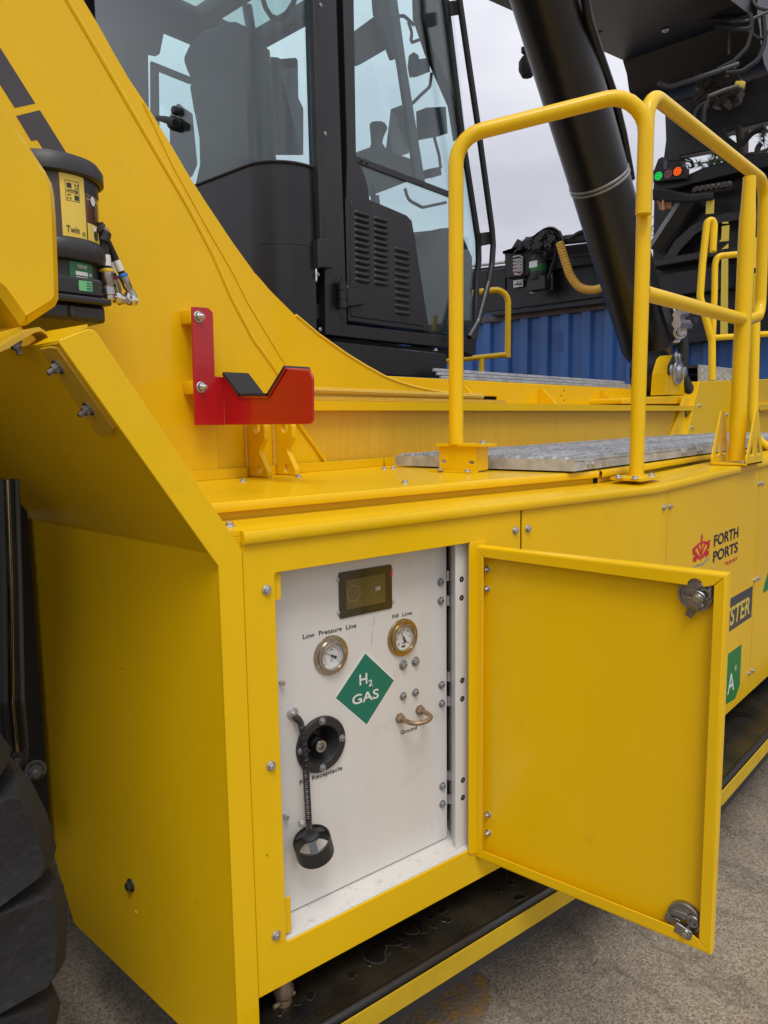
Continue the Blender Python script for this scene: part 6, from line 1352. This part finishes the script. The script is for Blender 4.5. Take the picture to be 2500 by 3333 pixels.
# rear wiper motor on the glass
FRW = Fr((XR, 0, 0), (0, -1, 0), (0, 0, 1))
b = MB(); b.plate(FRW, rpoly(FRW.pxs([e6(545, 1290), e6(540, 850), e6(560, 770), e6(605, 738), e6(640, 770), e6(700, 810), e6(735, 1180), e6(700, 1260), e6(620, 1330)]), .02), (), -.012, .004, 0); b.build('wiper_cover', 'black_matt', cab)
q = FRW.X(e6(610, 895), .0); b = MB(); b.lathe(q, FRW.n, [(.030, 0), (.030, .02), (.024, .035), (.016, .04), (0, .042)], 20); q2 = FRW.X(e6(617, 802), 0); b.lathe(q2, FRW.n, [(.018, 0), (.018, .02), (.014, .026), (0, .026)], 16); b.build('wiper_motor', 'black_matt', cab)
b = MB(); b.tube([FRW.X(e6(600, 885), .03), FRW.X(e6(530, 862), .04), FRW.X(e6(470, 850), .03)], .014, 10, radii=[.018, .015, .010]); b.build('wiper_arm', 'black_matt', cab)
# black plinth under the cab
FPn = Fr((0, 2.20, 0), (1, 0, 0), (0, 0, 1))
b = MB(); b.plate(FPn, FPn.pxs([e7(150, 1265), e7(270, 1282), e7(1235, 1385), e7(1245, 1400), e7(1242, 1580), e7(740, 1562), e7(150, 1500)]), (), 0, .9, .004); b.build('cab_plinth', 'black_paint', RS)
b = MB(); b.plate(FPn, FPn.pxs([e7(150, 1200), e7(1300, 1330), e7(1330, 1420), e7(150, 1320)]), (), -.12, .8, 0); b.build('cab_mount', 'void_dark', RS)
bolt(cab, ony(e7(1150, 1362), 2.24), (0, 0, 1), .013, 'hex', 'zinc')
# ------------------------------------------------------------------ tether and cap: hangs on the panel, lifts off
CAP = thing('receptacle_cap', FI.X(e2(520, 2050)), 'black receptacle cap dangling on a coiled cord below the fill receptacle', 'cap')
s0 = FI.X(e2(268, 228)); b = MB(); b.lathe(s0, FI.n, [(.0135, 0), (.0135, .003), (.011, .004), (.011, .006), (.006, .007), (.006, .012), (0, .013)], 24); b.build('anchor_stud', 'zinc', CAP)
k0, k1, k2, k3 = [FI.X(p, d) for p, d in ((e2(295, 262), .010), (e2(372, 345), .016), (e2(425, 700), .020), (e2(470, 1555), .016))]
b = MB(); b.tube([k0, k0.lerp(k1, .4), k1], .007, 10, radii=[.0055, .0085, .0075]); b.build('cord_clip', 'plastic_black', CAP)
b = MB(); cpts = []; turns = 50; nseg = 10
ctr = fillet([k1, FI.X(e2(400, 470), .018), k2, k3], .3, 10)
def along(pl_, t):
    L = [0]
    for i in range(1, len(pl_)): L.append(L[-1]+(pl_[i]-pl_[i-1]).length)
    s = t*L[-1]
    for i in range(len(pl_)-1):
        if L[i+1] >= s: return pl_[i].lerp(pl_[i+1], (s-L[i])/max(1e-9, L[i+1]-L[i]))
    return pl_[-1]
for k in range(turns*nseg+1):
    t = k/(turns*nseg); p = along(ctr, t); a = 2*math.pi*k/nseg; cpts.append(p+(FI.u*math.cos(a)+FI.n*math.sin(a))*.0066+V((0, 0, 0)))
b.tube(cpts, .0014, 5); b.build('coiled_cord', 'plastic_black', CAP)
cc = FI.px(e2(525, 1835), .03)
cax = (V((0, 0, 1))*.72-FI.n*-.60+FI.u*.30); cax = (V((0, 0, 1))*.80+FI.n*.52-FI.u*.22).normalized()
C0 = FI.P(cc[0], cc[1], .045); Rr = .050
cax = (V((0, 0, 1))*.94+FI.n*.14-FI.u*.30).normalized(); Rr = .0425
C0 = FI.P(FI.px(e2(530, 1860), .045)[0], FI.px(e2(530, 1860), .045)[1], .045)
b = MB(); b.lathe(C0, cax, [(Rr, -.022), (Rr, .020), (Rr-.003, .022), (Rr-.004, .020), (Rr-.004, -.022), (Rr, -.022)], 48); b.build('cap_ring', 'plastic_black', CAP)
u_, w_ = perp(cax); hub = C0+cax*.038
b = MB()
for k in range(3):
    a = 2*math.pi*k/3+2.55; d_ = u_*math.cos(a)+w_*math.sin(a); tg = cax.cross(d_)
    b.prism([hub+d_*.010-tg*.008, hub+d_*.010+tg*.008, C0+cax*.018+d_*(Rr-.002)+tg*.009, C0+cax*.018+d_*(Rr-.002)-tg*.009], -cax*.005)
b.build('cap_spoke', 'plastic_black', CAP)
b = MB(); b.lathe(hub-cax*.008, cax, [(.0, -.003), (.018, -.003), (.020, 0), (.018, .006), (.012, .008), (.0, .008)], 28); b.build('cap_hub', 'plastic_black', CAP)
b = MB(); b.tube([k3, k3.lerp(hub, .4), hub+cax*.006], .007, 10); b.build('cord_clip', 'plastic_black', CAP)
q = FI.X(e2(385, 1590), .035); bolt(CAP, q, (FI.n-FI.u*.8).normalized(), .0085, 'hex', 'zinc')
# ------------------------------------------------------------------ trees beyond the machine
def pine(loc, h, label, seed, nb=16):
    random.seed(seed); T = thing('pine_tree', loc, label, 'tree', 'pines around the yard'); loc = V(loc)
    b = MB(); b.tube([loc, loc+V((.1, .05, h*.5)), loc+V((0, 0, h*.97))], .2, 8, radii=[h*.022, h*.014, .03]); tr = b.build('trunk', 'tree_bark', T)
    bb = MB(); nd = MB()
    for k in range(nb):
        f = .22+.74*k/nb; z = h*f; L = h*.26*(1-f)**.7*random.uniform(.75, 1.15)+.4; a = k*2.4+random.random()
        for m in range(3):
            aa = a+m*2.09+random.uniform(-.3, .3); d_ = V((math.cos(aa), math.sin(aa), random.uniform(-.05, .25))); p0 = loc+V((0, 0, z)); p1 = p0+d_*L
            bb.tube([p0, p0.lerp(p1, .6)+V((0, 0, .05*L)), p1+V((0, 0, .12*L))], .04, 5, radii=[.05, .035, .012])
            for q_ in range(16):
                t = random.uniform(.25, 1.05); c_ = p0.lerp(p1, t)+V((random.gauss(0, .16*L*.5), random.gauss(0, .16*L*.5), random.gauss(.12*t*L, .10*L)))
                for w in range(22):
                    dv = V((random.gauss(0, 1), random.gauss(0, 1), random.gauss(.35, 1))).normalized(); l_ = random.uniform(.16, .34); sd = dv.cross(V((random.random(), random.random(), random.random()))).normalized()*.016
                    nd.add([c_-sd, c_+sd, c_+dv*l_], [(0, 1, 2)])
    bb.build('branches', 'tree_bark', T); cr_ = nd.build('crown', 'needles', T, 0, False); return T
pine(ondep((2405, 900), 26)-V((0, 0, ondep((2405, 900), 26).z)), 15.5, 'dark green pine seen beyond the spreader under the boom', 3)
pine((33, -8, 0), 11, 'tall dark pine mirrored in the lower cab window', 5, 11)
pine((36, -16, 0), 10.5, 'shorter dark pine mirrored beside the taller one in the cab window', 6, 10)
# worn paint mark on the ground
b = MB(); c_ = onz(c11(1185, 1580), .004); random.seed(2); n = 24
pts = [c_+V((math.cos(2*math.pi*k/n)*.16*(1+.2*random.random()), math.sin(2*math.pi*k/n)*.09*(1+.25*random.random()), 0)) for k in range(n)]
b.add(pts, [tuple(range(n))]); tag(b.build('ground_marking', 'wet_paint', None, 0, False), kind='structure')

SH = thing('storage_shed', (50, -34, 0), 'long dark shed across the yard, mirrored in the lower cab window', 'shed')
b = MB(); b.box((50, -34, 3.6), (9, 64, 7.2)); b.build('wall', 'shed_wall', SH)
b = MB(); b.prism([V((45.2, -66.5, 7.2)), V((50, -66.5, 8.8)), V((54.8, -66.5, 7.2))], (0, 65, 0)); b.build('roof', 'shed_roof', SH)
for k in range(5):
    b = MB(); b.box((45.45, -60+12*k, 2.4), (.12, 4.6, 4.8)); b.build('roller_door', 'shed_roof', SH)
